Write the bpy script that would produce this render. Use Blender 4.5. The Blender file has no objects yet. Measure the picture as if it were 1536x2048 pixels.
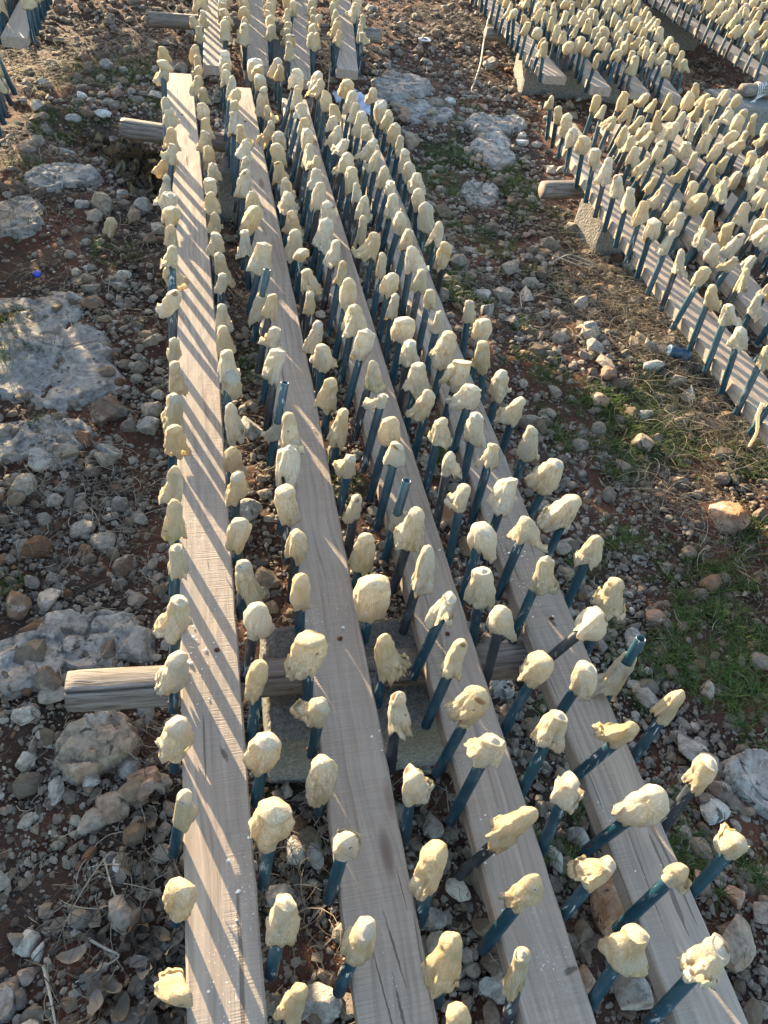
import bpy, math, random
import numpy as np
from mathutils import Vector, Matrix, Quaternion
PI = math.pi
scene = bpy.context.scene
COL = scene.collection
random.seed(7)
rng = np.random.default_rng(11)

# ------------------------------------------------------------------ camera
H = 1.4068
TH, RO, YA, FPX = 0.8278, 0.1848, 0.3408, 1534.4
_f = np.array([math.sin(YA)*math.cos(TH), math.cos(YA)*math.cos(TH), -math.sin(TH)])
_r0 = np.array([math.cos(YA), -math.sin(YA), 0.0]); _u0 = np.cross(_r0, _f)
_c, _s = math.cos(RO), math.sin(RO)
CR = _r0*_c + _u0*_s; CU = -_r0*_s + _u0*_c; CF = _f
cam = bpy.data.cameras.new('camera'); camo = bpy.data.objects.new('camera', cam); COL.objects.link(camo)
M = Matrix.Identity(4)
for i in range(3):
    M[i][0] = CR[i]; M[i][1] = CU[i]; M[i][2] = -CF[i]
M[2][3] = H
camo.matrix_world = M
cam.sensor_fit = 'VERTICAL'; cam.sensor_height = 36.0; cam.lens = 36.0*FPX/2048.0
cam.clip_start = 0.02; cam.clip_end = 400.0
scene.camera = camo

# ------------------------------------------------------------------ light
SUN_EL = math.radians(10.3); SUN_AZ = math.radians(-19.5)      # azimuth from +Y towards +X
sdir = Vector((math.sin(SUN_AZ)*math.cos(SUN_EL), math.cos(SUN_AZ)*math.cos(SUN_EL), math.sin(SUN_EL)))
world = bpy.data.worlds.new('World'); scene.world = world; world.use_nodes = True
wn = world.node_tree.nodes; wl = world.node_tree.links; wn.clear()
sky = wn.new('ShaderNodeTexSky'); sky.sky_type = 'NISHITA'; sky.sun_disc = False
sky.sun_elevation = SUN_EL; sky.sun_rotation = SUN_AZ % (2*PI); sky.air_density = 1.0; sky.dust_density = 1.2; sky.ozone_density = 1.0
bg = wn.new('ShaderNodeBackground'); bg.inputs['Strength'].default_value = 0.15
wo = wn.new('ShaderNodeOutputWorld'); wl.new(sky.outputs[0], bg.inputs[0]); wl.new(bg.outputs[0], wo.inputs[0])
sun = bpy.data.lights.new('sun', 'SUN'); sun.energy = 5.0; sun.angle = math.radians(0.5); sun.color = (1.0, 0.80, 0.52)
suno = bpy.data.objects.new('sun', sun); COL.objects.link(suno)
suno.rotation_euler = sdir.to_track_quat('Z', 'Y').to_euler(); suno.location = (-4, 12, 5)
scene.view_settings.view_transform = 'Standard'; scene.view_settings.look = 'None'
scene.view_settings.exposure = 2.4; scene.view_settings.gamma = 1.0
scene.cycles.max_bounces = 6; scene.cycles.transparent_max_bounces = 4

# ------------------------------------------------------------------ helpers
def tag(o, label=None, cat=None, group=None, kind=None):
    if label: o['label'] = label
    if cat: o['category'] = cat
    if group: o['group'] = group
    if kind: o['kind'] = kind
    return o

def empty(name, loc):
    o = bpy.data.objects.new(name, None); o.empty_display_size = 0.05; o.location = loc
    COL.objects.link(o); return o

def build(name, V, F, mat, parent=None, smooth=True, attrs=None, loc=None):
    """V (n,3); F list of (k,3|4) int arrays; mesh linked as ONE object."""
    V = np.ascontiguousarray(V, dtype=np.float32)
    if not isinstance(F, (list, tuple)): F = [F]
    F = [np.asarray(f, dtype=np.int32) for f in F if len(f)]
    me = bpy.data.meshes.new(name)
    me.vertices.add(len(V)); me.vertices.foreach_set('co', V.ravel())
    loops = np.concatenate([f.ravel() for f in F])
    tot = np.concatenate([np.full(len(f), f.shape[1], np.int32) for f in F])
    start = np.concatenate([[0], np.cumsum(tot)[:-1]]).astype(np.int32)
    me.loops.add(len(loops)); me.loops.foreach_set('vertex_index', loops)
    me.polygons.add(len(tot)); me.polygons.foreach_set('loop_start', start); me.polygons.foreach_set('loop_total', tot)
    me.polygons.foreach_set('use_smooth', np.full(len(tot), smooth, bool))
    if attrs:
        for k, (typ, arr) in attrs.items():
            a = me.attributes.new(k, typ, 'POINT')
            arr = np.ascontiguousarray(arr, dtype=np.float32)
            a.data.foreach_set({'FLOAT_COLOR': 'color', 'FLOAT_VECTOR': 'vector', 'FLOAT': 'value'}[typ], arr.ravel())
    me.update(calc_edges=True)
    if mat: me.materials.append(mat)
    o = bpy.data.objects.new(name, me)
    if loc is not None: o.location = loc
    COL.objects.link(o)
    if parent: o.parent = parent
    return o

def hsh(i, j, s=0):
    n = (i.astype(np.int64)*374761393 + j.astype(np.int64)*668265263 + s*2147483647*31) & 0xffffffff
    n = ((n ^ (n >> 13))*1274126177) & 0xffffffff
    return ((n ^ (n >> 16)) & 0xffff)/65535.0

def vnoise(x, y, s=0):
    i = np.floor(x); j = np.floor(y); fx = x-i; fy = y-j
    fx = fx*fx*(3-2*fx); fy = fy*fy*(3-2*fy)
    a = hsh(i, j, s); b = hsh(i+1, j, s); c = hsh(i, j+1, s); d = hsh(i+1, j+1, s)
    return (a*(1-fx)+b*fx)*(1-fy)+(c*(1-fx)+d*fx)*fy - 0.5

def fbm(x, y, o=4, s=0):
    t = 0; a = 1.0
    for k in range(o):
        t = t + a*vnoise(x*2**k+17*k, y*2**k-9*k, s+k); a *= 0.5
    return t

def sin3(P, f, n=6, seed=0):
    r = np.random.default_rng(seed); t = 0
    for k in range(n):
        d = r.normal(size=3); d /= np.linalg.norm(d)
        t = t + np.sin(P@d*f*r.uniform(.6, 1.6)+r.uniform(0, 6.28) + 1.3*np.sin(P@np.roll(d, 1)*f*.7+k))
    return t/n

# terrain height
_bumps = []
def ground_z(x, y):
    x = np.asarray(x, float); y = np.asarray(y, float)
    z = -0.338 - 0.035*np.clip(y-3.0, 0, 3.0)*0.9
    z = z + 0.05*fbm(x*1.1+3, y*1.1, 3, 5) + 0.022*fbm(x*5, y*5, 3, 9)
    far = np.clip((y-9)/8, 0, 1)
    return z + far*0.6*fbm(x*.15, y*.15, 3, 21)

def gz(x, y): return float(ground_z(np.array([x]), np.array([y]))[0])

def proj(P):
    Q = np.atleast_2d(P)-np.array([0, 0, H]); d = Q@CF
    return 768+FPX*(Q@CR)/d, 1024-FPX*(Q@CU)/d, d

# ------------------------------------------------------------------ materials
class NT:
    def __init__(s, name):
        s.m = bpy.data.materials.new(name); s.m.use_nodes = True; s.t = s.m.node_tree; s.t.nodes.clear()
        s.out = s.n('ShaderNodeOutputMaterial')
    def n(s, typ, **kw):
        x = s.t.nodes.new(typ)
        for k, v in kw.items(): setattr(x, k, v)
        return x
    def l(s, a, b): s.t.links.new(a, b)
    def noise(s, vec, scale, detail=4, rough=.55, dist=0.0):
        x = s.n('ShaderNodeTexNoise'); x.inputs['Scale'].default_value = scale; x.inputs['Detail'].default_value = detail
        x.inputs['Roughness'].default_value = rough; x.inputs['Distortion'].default_value = dist
        if vec is not None: s.l(vec, x.inputs['Vector'])
        return x.outputs[0]
    def mapping(s, vec, sc=(1, 1, 1), loc=(0, 0, 0)):
        x = s.n('ShaderNodeMapping'); x.inputs['Scale'].default_value = sc; x.inputs['Location'].default_value = loc
        s.l(vec, x.inputs['Vector']); return x.outputs[0]
    def ramp(s, fac, stops, interp='LINEAR'):
        x = s.n('ShaderNodeValToRGB'); cr = x.color_ramp; cr.interpolation = interp
        while len(cr.elements) < len(stops): cr.elements.new(.5)
        for e, (p, c) in zip(cr.elements, stops):
            e.position = p; e.color = (*c, 1) if len(c) == 3 else c
        s.l(fac, x.inputs[0]); return x.outputs[0]
    def mix(s, fac, a, b, typ='MIX'):
        x = s.n('ShaderNodeMix', data_type='RGBA', blend_type=typ)
        for sock, v in ((x.inputs[0], fac), (x.inputs[6], a), (x.inputs[7], b)):
            if hasattr(v, 'is_linked') or hasattr(v, 'links'): s.l(v, sock)
            elif isinstance(v, (int, float)): sock.default_value = v
            else: sock.default_value = (*v, 1)
        return x.outputs[2]
    def math(s, op, a, b=0.0, clamp=False):
        x = s.n('ShaderNodeMath', operation=op); x.use_clamp = clamp
        for i, v in enumerate((a, b)):
            if hasattr(v, 'links'): s.l(v, x.inputs[i])
            else: x.inputs[i].default_value = v
        return x.outputs[0]
    def bump(s, h, strength, dist, nrm=None):
        x = s.n('ShaderNodeBump'); x.inputs['Strength'].default_value = strength; x.inputs['Distance'].default_value = dist
        s.l(h, x.inputs['Height'])
        if nrm is not None: s.l(nrm, x.inputs['Normal'])
        return x.outputs[0]
    def pbr(s, col, rough=.8, nrm=None, spec=.3, **kw):
        x = s.n('ShaderNodeBsdfPrincipled')
        for sock, v in ((x.inputs['Base Color'], col), (x.inputs['Roughness'], rough)):
            if hasattr(v, 'links'): s.l(v, sock)
            elif isinstance(v, (int, float)): sock.default_value = v
            else: sock.default_value = (*v, 1)
        x.inputs['Specular IOR Level'].default_value = spec
        if nrm is not None: s.l(nrm, x.inputs['Normal'])
        for k, v in kw.items(): x.inputs[k.replace('_', ' ')].default_value = v
        s.l(x.outputs[0], s.out.inputs[0]); return x

def attr(nt, name):
    a = nt.n('ShaderNodeAttribute'); a.attribute_name = name; return a

def m_wood(spots=()):
    t = NT('weathered_wood'); tc = t.n('ShaderNodeTexCoord'); oi = t.n('ShaderNodeObjectInfo')
    off = t.n('ShaderNodeVectorMath', operation='ADD'); t.l(tc.outputs['Object'], off.inputs[0])
    cx = t.n('ShaderNodeCombineXYZ'); t.l(t.math('MULTIPLY', oi.outputs['Random'], 37.0), cx.inputs[0]); t.l(t.math('MULTIPLY', oi.outputs['Random'], 91.0), cx.inputs[1])
    t.l(cx.outputs[0], off.inputs[1]); v = off.outputs[0]
    warp = t.n('ShaderNodeVectorMath', operation='MULTIPLY_ADD')
    wn_ = t.n('ShaderNodeTexNoise'); wn_.inputs['Scale'].default_value = 2.2; wn_.inputs['Detail'].default_value = 2; t.l(t.mapping(v, (3, 1, 3)), wn_.inputs['Vector'])
    t.l(wn_.outputs['Color'], warp.inputs[0]); warp.inputs[1].default_value = (.05, .0, .05); t.l(v, warp.inputs[2])
    g = t.mapping(warp.outputs[0], (90, 1.6, 90))
    grain = t.noise(g, 1.0, 5, .6)
    rings = t.n('ShaderNodeTexWave'); rings.inputs['Scale'].default_value = 28; rings.inputs['Distortion'].default_value = 5.0
    rings.inputs['Detail'].default_value = 2; rings.inputs['Detail Scale'].default_value = .6
    t.l(t.mapping(warp.outputs[0], (1, .07, 1)), rings.inputs['Vector'])
    c = t.ramp(grain, [(.25, (.145, .108, .08)), (.42, (.275, .216, .168)), (.62, (.37, .295, .232)), (.8, (.46, .38, .305))])
    c = t.mix(t.math('MULTIPLY', rings.outputs[1], .16), c, (.20, .15, .11))
    big = t.noise(t.mapping(v, (6, 1.2, 6)), 1.3, 3)
    c = t.mix(t.ramp(big, [(.38, (0, 0, 0)), (.68, (.55, .55, .55))]), c, (.32, .275, .235))      # silver greyed areas
    # knots
    vo = t.n('ShaderNodeTexVoronoi'); vo.inputs['Scale'].default_value = 1.0; vo.inputs['Randomness'].default_value = 1.0
    t.l(t.mapping(v, (9, 2.3, 0)), vo.inputs['Vector'])
    kn = t.ramp(vo.outputs['Distance'], [(.0, (1, 1, 1)), (.07, (.8, .8, .8)), (.13, (0, 0, 0))])
    c = t.mix(t.math('MULTIPLY', kn, .75), c, (.085, .045, .028))
    # white dust / salt specks
    sp = t.noise(v, 260, 2, .5); area = t.noise(t.mapping(v, (7, 3, 7)), 1.1, 3)
    spm = t.math('MULTIPLY', t.ramp(sp, [(.66, (0, 0, 0)), (.70, (1, 1, 1))]), t.ramp(area, [(.56, (0, 0, 0)), (.66, (1, 1, 1))]))
    c = t.mix(spm, c, (.72, .70, .66))
    cut = None
    for (sx_, sy_, rx_, ry_, sh_) in spots:      # knots, a hole and end splits, placed in the plank's own space
        mp = t.n('ShaderNodeMapping'); mp.vector_type = 'TEXTURE'; mp.inputs['Location'].default_value = (sx_, sy_, 0); mp.inputs['Scale'].default_value = (rx_, ry_, .05); mp.inputs['Rotation'].default_value = (0, 0, sh_)
        t.l(tc.outputs['Object'], mp.inputs['Vector']); ln = t.n('ShaderNodeVectorMath', operation='LENGTH')
        nz = t.n('ShaderNodeTexNoise'); nz.inputs['Scale'].default_value = 75; t.l(tc.outputs['Object'], nz.inputs['Vector'])
        ad = t.n('ShaderNodeVectorMath', operation='MULTIPLY_ADD'); t.l(nz.outputs['Color'], ad.inputs[0]); ad.inputs[1].default_value = (1.7, 1.1, 0); t.l(mp.outputs[0], ad.inputs[2])
        sb = t.n('ShaderNodeVectorMath', operation='SUBTRACT'); t.l(ad.outputs[0], sb.inputs[0]); sb.inputs[1].default_value = (.85, .55, 0); t.l(sb.outputs[0], ln.inputs[0])
        k_ = t.ramp(ln.outputs['Value'], [(.45, (1, 1, 1)), (1.0, (0, 0, 0))]); cut = k_ if cut is None else t.math('MAXIMUM', cut, k_)
    if cut is not None: c = t.mix(t.math('MULTIPLY', cut, .7), c, (.035, .022, .016))
    # bump: saw marks across, grain along, cracks
    saw = t.noise(t.mapping(v, (5, 330, 5)), 1.0, 2, .6)
    sawa = t.ramp(t.noise(t.mapping(v, (5, 1, 5)), 1.4, 2), [(.4, (.1, .1, .1)), (.6, (1, 1, 1))])
    fine = t.noise(t.mapping(warp.outputs[0], (420, 6, 420)), 1.0, 3)
    crk = t.ramp(t.noise(t.mapping(warp.outputs[0], (75, 1.5, 75), (3, 1, 2)), 1.0, 2, .5), [(.27, (0, 0, 0)), (.30, (1, 1, 1))])
    c = t.mix(t.math('MULTIPLY', t.math('SUBTRACT', 1.0, crk), .65), c, (.06, .045, .035))
    c = t.mix(t.math('MULTIPLY', t.ramp(saw, [(.40, (1, 1, 1)), (.56, (0, 0, 0))]), t.math('MULTIPLY', sawa, .30)), c, (.16, .125, .10))
    h = t.math('ADD', t.math('MULTIPLY', t.math('MULTIPLY', saw, sawa), 1.3), t.math('MULTIPLY', grain, .8))
    h = t.math('ADD', h, t.math('MULTIPLY', fine, .35)); h = t.math('ADD', h, t.math('MULTIPLY', crk, 1.6))
    if cut is not None: h = t.math('SUBTRACT', h, t.math('MULTIPLY', cut, 3.0))
    t.pbr(c, .78, t.bump(h, .55, .0022), .25); return t.m

def m_log():
    t = NT('log_wood'); tc = t.n('ShaderNodeTexCoord'); v = tc.outputs['Object']
    wn_ = t.n('ShaderNodeTexNoise'); wn_.inputs['Scale'].default_value = 5; t.l(v, wn_.inputs['Vector'])
    warp = t.n('ShaderNodeVectorMath', operation='MULTIPLY_ADD'); t.l(wn_.outputs['Color'], warp.inputs[0]); warp.inputs[1].default_value = (.0, .03, .03); t.l(v, warp.inputs[2])
    g = t.noise(t.mapping(warp.outputs[0], (6, 130, 130)), 1, 6, .68)
    c = t.ramp(g, [(.3, (.05, .038, .032)), (.45, (.15, .125, .105)), (.7, (.28, .25, .225))])
    b = t.noise(t.mapping(v, (4, 12, 12)), 1, 3)
    ck = t.ramp(t.noise(t.mapping(warp.outputs[0], (3, 60, 60), (5, 2, 1)), 1, 3, .5), [(.29, (.8,)*3), (.33, (0,)*3)]); c = t.mix(ck, c, (.03, .022, .018)); g = t.math('SUBTRACT', g, t.math('MULTIPLY', ck, .8))
    c = t.mix(t.ramp(b, [(.52, (0, 0, 0)), (.68, (.45, .45, .45))]), c, (.20, .13, .085))
    t.pbr(c, .8, t.bump(g, .6, .003), .2); return t.m

def m_skin():
    t = NT('dried_squash_skin'); a = attr(t, 'crd'); k = attr(t, 'msk'); v = a.outputs['Vector']
    sp = t.n('ShaderNodeSeparateColor'); t.l(k.outputs['Color'], sp.inputs[0])
    st = t.noise(t.mapping(v, (2.6, 2.6, .55)), 1.6, 4, .6, .6)
    st2 = t.noise(t.mapping(v, (13, 13, 1.5)), 1.2, 4, .7, .5)
    blot = t.noise(v, 2.3, 4, .6)
    c = t.ramp(st, [(.27, (.66, .46, .23)), (.35, (.87, .74, .48)), (.43, (.95, .88, .70)), (.72, (.96, .92, .80))])
    c = t.mix(t.ramp(st2, [(.50, (0, 0, 0)), (.68, (.65, .65, .65))]), c, (.74, .54, .27))
    c = t.mix(t.ramp(blot, [(.56, (0, 0, 0)), (.72, (.5, .5, .5))]), c, (.86, .82, .72))
    oi = t.n('ShaderNodeObjectInfo'); c = t.mix(t.ramp(oi.outputs['Random'], [(.0, (.0,)*3), (.55, (.0,)*3), (1., (.5,)*3)]), c, (.84, .66, .38)); c = t.mix(t.ramp(oi.outputs['Random'], [(.0, (.6,)*3), (.4, (.0,)*3)]), c, (.95, .92, .82))
    # yellow / green / brown / white zones of the skin itself
    def edge(ch, n, lo=.35, hi=.6, amt=.45):
        x = t.math('ADD', ch, t.math('MULTIPLY', t.math('SUBTRACT', n, .5), amt))
        return t.ramp(x, [(lo, (0, 0, 0)), (hi, (1, 1, 1))])
    ye = t.math('MULTIPLY', edge(k.outputs['Alpha'], st, .3, .95), .8)
    c = t.mix(ye, c, (.82, .62, .33))
    gr = t.math('MULTIPLY', edge(sp.outputs[2], st, .35, .95), .55)
    c = t.mix(gr, c, (.58, .58, .24))
    wh = edge(sp.outputs[0], blot, .42, .56, .5); c = t.mix(t.math('MULTIPLY', wh, .55), c, (.82, .82, .78))
    br = edge(sp.outputs[1], st2, .42, .85, .8); c = t.mix(t.math('MULTIPLY', br, .85), c, (.17, .085, .04))
    fine = t.noise(t.mapping(v, (14, 14, 3)), 2.0, 4, .7, .8); mid = t.noise(t.mapping(v, (4, 4, 1.3)), 1.5, 3, .6, 1.2)
    rg = t.math('ABSOLUTE', t.math('SUBTRACT', t.noise(t.mapping(v, (3, 3, 1.6)), 2.2, 4, .6, .5), .5)); h = t.math('ADD', t.math('ADD', t.math('MULTIPLY', fine, .9), mid), t.math('MULTIPLY', t.math('POWER', rg, .6), 2.2))
    ln = t.ramp(rg, [(.0, (1,)*3), (.045, (0,)*3)]); c = t.mix(t.math('MULTIPLY', ln, .42), c, (.58, .38, .15))
    n = t.bump(h, 1.0, .0060)
    p = t.pbr(c, .6, n, .25)
    tr = t.n('ShaderNodeBsdfTranslucent'); t.l(t.mix(.5, c, (.92, .68, .28)), tr.inputs[0]); t.l(n, tr.inputs['Normal'])
    mx = t.n('ShaderNodeMixShader'); mx.inputs[0].default_value = .31; t.l(p.outputs[0], mx.inputs[1]); t.l(tr.outputs[0], mx.inputs[2]); t.l(mx.outputs[0], t.out.inputs[0])
    return t.m

def m_pipe(name, c1, c2):
    t = NT(name); tc = t.n('ShaderNodeTexCoord'); oi = t.n('ShaderNodeObjectInfo'); v = tc.outputs['Object']
    off = t.n('ShaderNodeVectorMath', operation='ADD'); t.l(v, off.inputs[0]); cx = t.n('ShaderNodeCombineXYZ'); t.l(t.math('MULTIPLY', oi.outputs['Random'], 50), cx.inputs[0]); t.l(cx.outputs[0], off.inputs[1]); v = off.outputs[0]
    c = t.mix(oi.outputs['Random'], c1, c2)
    n = t.noise(t.mapping(v, (60, 60, 14)), 1, 4, .6)
    c = t.mix(t.ramp(n, [(.5, (0, 0, 0)), (.8, (.35, .35, .35))]), c, (.12, .15, .17))
    d = t.noise(t.mapping(v, (130, 130, 9)), 1, 3, .6); ar = t.noise(v, 9, 2)
    m = t.math('MULTIPLY', t.ramp(d, [(.57, (0, 0, 0)), (.64, (1, 1, 1))]), t.ramp(ar, [(.50, (0, 0, 0)), (.62, (1, 1, 1))]))
    c = t.mix(t.math('MULTIPLY', m, .7), c, (.62, .60, .54))
    t.pbr(c, t.ramp(n, [(.3, (.28,)*3), (.7, (.5,)*3)]), t.bump(d, .25, .001), .5); return t.m

def m_ground():
    t = NT('soil'); tc = t.n('ShaderNodeTexCoord'); v = tc.outputs['Object']
    a = t.noise(v, 1.7, 4); b = t.noise(v, 22, 5, .65); cgr = t.noise(v, 140, 4, .7)
    c = t.ramp(b, [(.3, (.018, .013, .010)), (.5, (.048, .031, .023)), (.7, (.095, .068, .050))])
    c = t.mix(t.ramp(a, [(.38, (0, 0, 0)), (.56, (.8, .8, .8))]), c, (.13, .052, .030))
    g2 = t.noise(v, 2.9, 3); c = t.mix(t.ramp(g2, [(.50, (0, 0, 0)), (.66, (.6, .6, .6))]), c, (.045, .041, .035))
    vo = t.n('ShaderNodeTexVoronoi'); vo.inputs['Scale'].default_value = 120; t.l(v, vo.inputs['Vector'])
    grit = t.ramp(vo.outputs['Distance'], [(.18, (1, 1, 1)), (.34, (0, 0, 0))])
    gc = t.ramp(t.n('ShaderNodeSeparateColor').outputs[0] if False else vo.outputs['Color'], [(.0, (.05, .038, .03)), (.5, (.14, .11, .085)), (1., (.28, .25, .22))])
    sel = t.ramp(cgr, [(.45, (0, 0, 0)), (.55, (1, 1, 1))])
    c = t.mix(t.math('MULTIPLY', t.math('MULTIPLY', grit, sel), .8), c, gc)
    h = t.math('ADD', t.math('MULTIPLY', grit, .5), t.math('ADD', t.math('MULTIPLY', cgr, .7), b))
    t.pbr(c, .95, t.bump(h, .9, .012), .15); return t.m

def m_stone(name='stone', use_attr=False, base=(.33, .30, .265), rust=.5):
    t = NT(name); oi = t.n('ShaderNodeObjectInfo'); tc = t.n('ShaderNodeTexCoord'); v = tc.outputs['Object']
    if use_attr:
        c = attr(t, 'tint').outputs['Color']
        n = t.noise(v, 55, 4, .65); c = t.mix(t.ramp(n, [(.35, (.55,)*3), (.6, (0,)*3)]), c, (.07, .052, .04))
        h = t.noise(v, 90, 5, .75)
        t.pbr(c, .92, t.bump(h, .9, .008), .2); return t.m
    geo = t.n('ShaderNodeNewGeometry') if False else None
    off = t.n('ShaderNodeVectorMath', operation='ADD'); t.l(v, off.inputs[0]); cx = t.n('ShaderNodeCombineXYZ'); t.l(t.math('MULTIPLY', oi.outputs['Random'], 30), cx.inputs[1]); t.l(cx.outputs[0], off.inputs[1]); v = off.outputs[0]
    n1 = t.noise(v, 14, 5, .62); n2 = t.noise(v, 40, 5, .68, .4); n3 = t.noise(v, 7, 3, .55, .5)
    lo = tuple(x*.42 for x in base); hi = tuple(min(.62, x*1.45) for x in base)
    c = t.ramp(n2, [(.28, lo), (.48, base), (.72, hi)])
    c = t.mix(t.math('MULTIPLY', t.ramp(n3, [(.48, (0, 0, 0)), (.62, (1, 1, 1))]), rust), c, (.25, .125, .068))
    c = t.mix(t.ramp(n1, [(.56, (0, 0, 0)), (.64, (.42,)*3)]), c, (.48, .46, .42)); c = t.mix(t.ramp(t.noise(v, 11, 6, .75, 1.), [(.36, (.7,)*3), (.46, (0,)*3)]), c, (.10, .082, .066))     # pale lichen crust
    dk = t.ramp(t.noise(v, 26, 4, .6, .8), [(.62, (0, 0, 0)), (.66, (.85,)*3)]); c = t.mix(dk, c, (.045, .038, .033))
    h = t.math('ADD', t.math('MULTIPLY', n2, .7), n1)
    h = t.math('ADD', h, t.math('MULTIPLY', t.noise(v, 160, 3, .7), .25))
    t.pbr(c, .92, t.bump(h, .8, .012), .2); return t.m

def m_concrete():
    t = NT('rough_concrete'); tc = t.n('ShaderNodeTexCoord'); v = tc.outputs['Object']
    n = t.noise(v, 9, 4); g = t.noise(v, 150, 4, .7); vo = t.n('ShaderNodeTexVoronoi'); vo.inputs['Scale'].default_value = 95; t.l(v, vo.inputs['Vector'])
    c = t.ramp(g, [(.3, (.09, .087, .083)), (.55, (.20, .195, .185)), (.75, (.34, .33, .31))])
    c = t.mix(t.ramp(n, [(.45, (0, 0, 0)), (.7, (.5,)*3)]), c, (.20, .17, .13))
    h = t.math('ADD', vo.outputs['Distance'], g)
    t.pbr(c, .95, t.bump(h, .8, .006), .15); return t.m

def m_plain(name, col, rough=.7, spec=.3, var=.25, scale=40, metallic=0.0, trans=0.0):
    t = NT(name); tc = t.n('ShaderNodeTexCoord'); n = t.noise(tc.outputs['Object'], scale, 4, .6)
    c = t.mix(t.ramp(n, [(.35, (0, 0, 0)), (.7, (1, 1, 1))]), tuple(x*(1-var) for x in col), tuple(min(1, x*(1+var)) for x in col))
    p = t.pbr(c, rough, t.bump(n, .3, .002), spec, Metallic=metallic)
    if trans:
        tr = t.n('ShaderNodeBsdfTranslucent'); t.l(c, tr.inputs[0]); mx = t.n('ShaderNodeMixShader'); mx.inputs[0].default_value = trans
        t.l(p.outputs[0], mx.inputs[1]); t.l(tr.outputs[0], mx.inputs[2]); t.l(mx.outputs[0], t.out.inputs[0])
    return t.m

def m_tint(name, rough=.8, trans=.25, spec=.2):
    t = NT(name); c = attr(t, 'tint').outputs['Color']; p = t.pbr(c, rough, None, spec)
    tr = t.n('ShaderNodeBsdfTranslucent'); t.l(c, tr.inputs[0]); mx = t.n('ShaderNodeMixShader'); mx.inputs[0].default_value = trans
    t.l(p.outputs[0], mx.inputs[1]); t.l(tr.outputs[0], mx.inputs[2]); t.l(mx.outputs[0], t.out.inputs[0]); return t.m

WOOD = m_wood(); LOG = m_log(); SKIN = m_skin()
TEAL = m_pipe('teal_pipe_plastic', (.005, .031, .050), (.009, .048, .070)); DARK = m_pipe('dark_grey_pipe_plastic', (.012, .015, .020), (.026, .032, .040))
SOIL = m_ground(); GRAV = m_stone('gravel_stone', True)
STN = {'p': m_stone('pale_limestone', base=(.36, .335, .295), rust=.22), 'g': m_stone('grey_limestone', base=(.25, .235, .215), rust=.2),
       't': m_stone('tan_limestone', base=(.27, .22, .17), rust=.4), 'r': m_stone('rusty_limestone', base=(.29, .19, .135), rust=.95),
       'b': m_stone('brown_stone', base=(.14, .108, .085), rust=.6), 'w': m_stone('white_limestone', base=(.50, .49, .46), rust=.1)}
CONC = m_concrete(); NAILM = m_plain('rusty_nail', (.09, .035, .018), .8, metallic=.3)
TINT = m_tint('grass_blade'); STRAWM = m_tint('straw', .7, .3); LEAFM = m_tint('dead_leaf', .85, .2)

# ------------------------------------------------------------------ ground
def axis(lo, hi, step, far):
    a = np.arange(lo, hi, step); g = []; s = step; x = hi
    while x < far: g.append(x); s *= 1.28; x += s
    g.append(far); b = []; s = step; x = lo-step
    while x > -far: b.append(x); s *= 1.28; x -= s
    b.append(-far); return np.concatenate([b[::-1], a, g])
gx = axis(-1.6, 6.2, .03, 90.); gy = axis(-.4, 9.0, .03, 90.)
X, Y = np.meshgrid(gx, gy); Z = ground_z(X, Y)
near = (X > -1.7) & (X < 6.3) & (Y > -.5) & (Y < 9.1)
Z = Z + near*0.016*fbm(X*14, Y*14, 3, 33)
ny, nx = X.shape; idx = np.arange(nx*ny).reshape(ny, nx)
quads = np.stack([idx[:-1, :-1], idx[:-1, 1:], idx[1:, 1:], idx[1:, :-1]], -1).reshape(-1, 4)
tag(build('ground', np.stack([X, Y, Z], -1).reshape(-1, 3), quads, SOIL), kind='structure')

# ------------------------------------------------------------------ stones
def ico(sub):
    import bmesh
    bm = bmesh.new(); bmesh.ops.create_icosphere(bm, subdivisions=sub, radius=1.0)
    V = np.array([v.co[:] for v in bm.verts]); F = np.array([[v.index for v in f.verts] for f in bm.faces]); bm.free(); return V, F
ICO = {k: ico(k) for k in (1, 2, 3, 4)}
_t = (1+5**.5)/2
ICO[0] = (np.array([(-1, _t, 0), (1, _t, 0), (-1, -_t, 0), (1, -_t, 0), (0, -1, _t), (0, 1, _t), (0, -1, -_t), (0, 1, -_t), (_t, 0, -1), (_t, 0, 1), (-_t, 0, -1), (-_t, 0, 1)])/(1+_t*_t)**.5,
          np.array([(0, 11, 5), (0, 5, 1), (0, 1, 7), (0, 7, 10), (0, 10, 11), (1, 5, 9), (5, 11, 4), (11, 10, 2), (10, 7, 6), (7, 1, 8), (3, 9, 4), (3, 4, 2), (3, 2, 6), (3, 6, 8), (3, 8, 9), (4, 9, 5), (2, 4, 11), (6, 2, 10), (8, 6, 7), (9, 8, 1)]))
def facet(V, seed, n=11, soft=.06):
    r = np.random.default_rng(seed); D = r.normal(size=(n, 3)); D /= np.linalg.norm(D, axis=1)[:, None]
    h = r.uniform(.5, 1.0, n); q = V@D.T; t = np.where(q > .05, h/np.maximum(q, .05), 9.0)
    R = np.minimum(t.min(1), 1.15); R = R*(1+soft*sin3(V, 4.5, 5, seed)) ; R = R*(1+.02*sin3(V, 13, 5, seed+7)); return V*R[:, None]
def rotm(r):
    q = r.normal(size=4); q /= np.linalg.norm(q); w, x, y, z = q
    return np.array([[1-2*(y*y+z*z), 2*(x*y-z*w), 2*(x*z+y*w)], [2*(x*y+z*w), 1-2*(x*x+z*z), 2*(y*z-x*w)], [2*(x*z-y*w), 2*(y*z+x*w), 1-2*(x*x+y*y)]])

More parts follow.
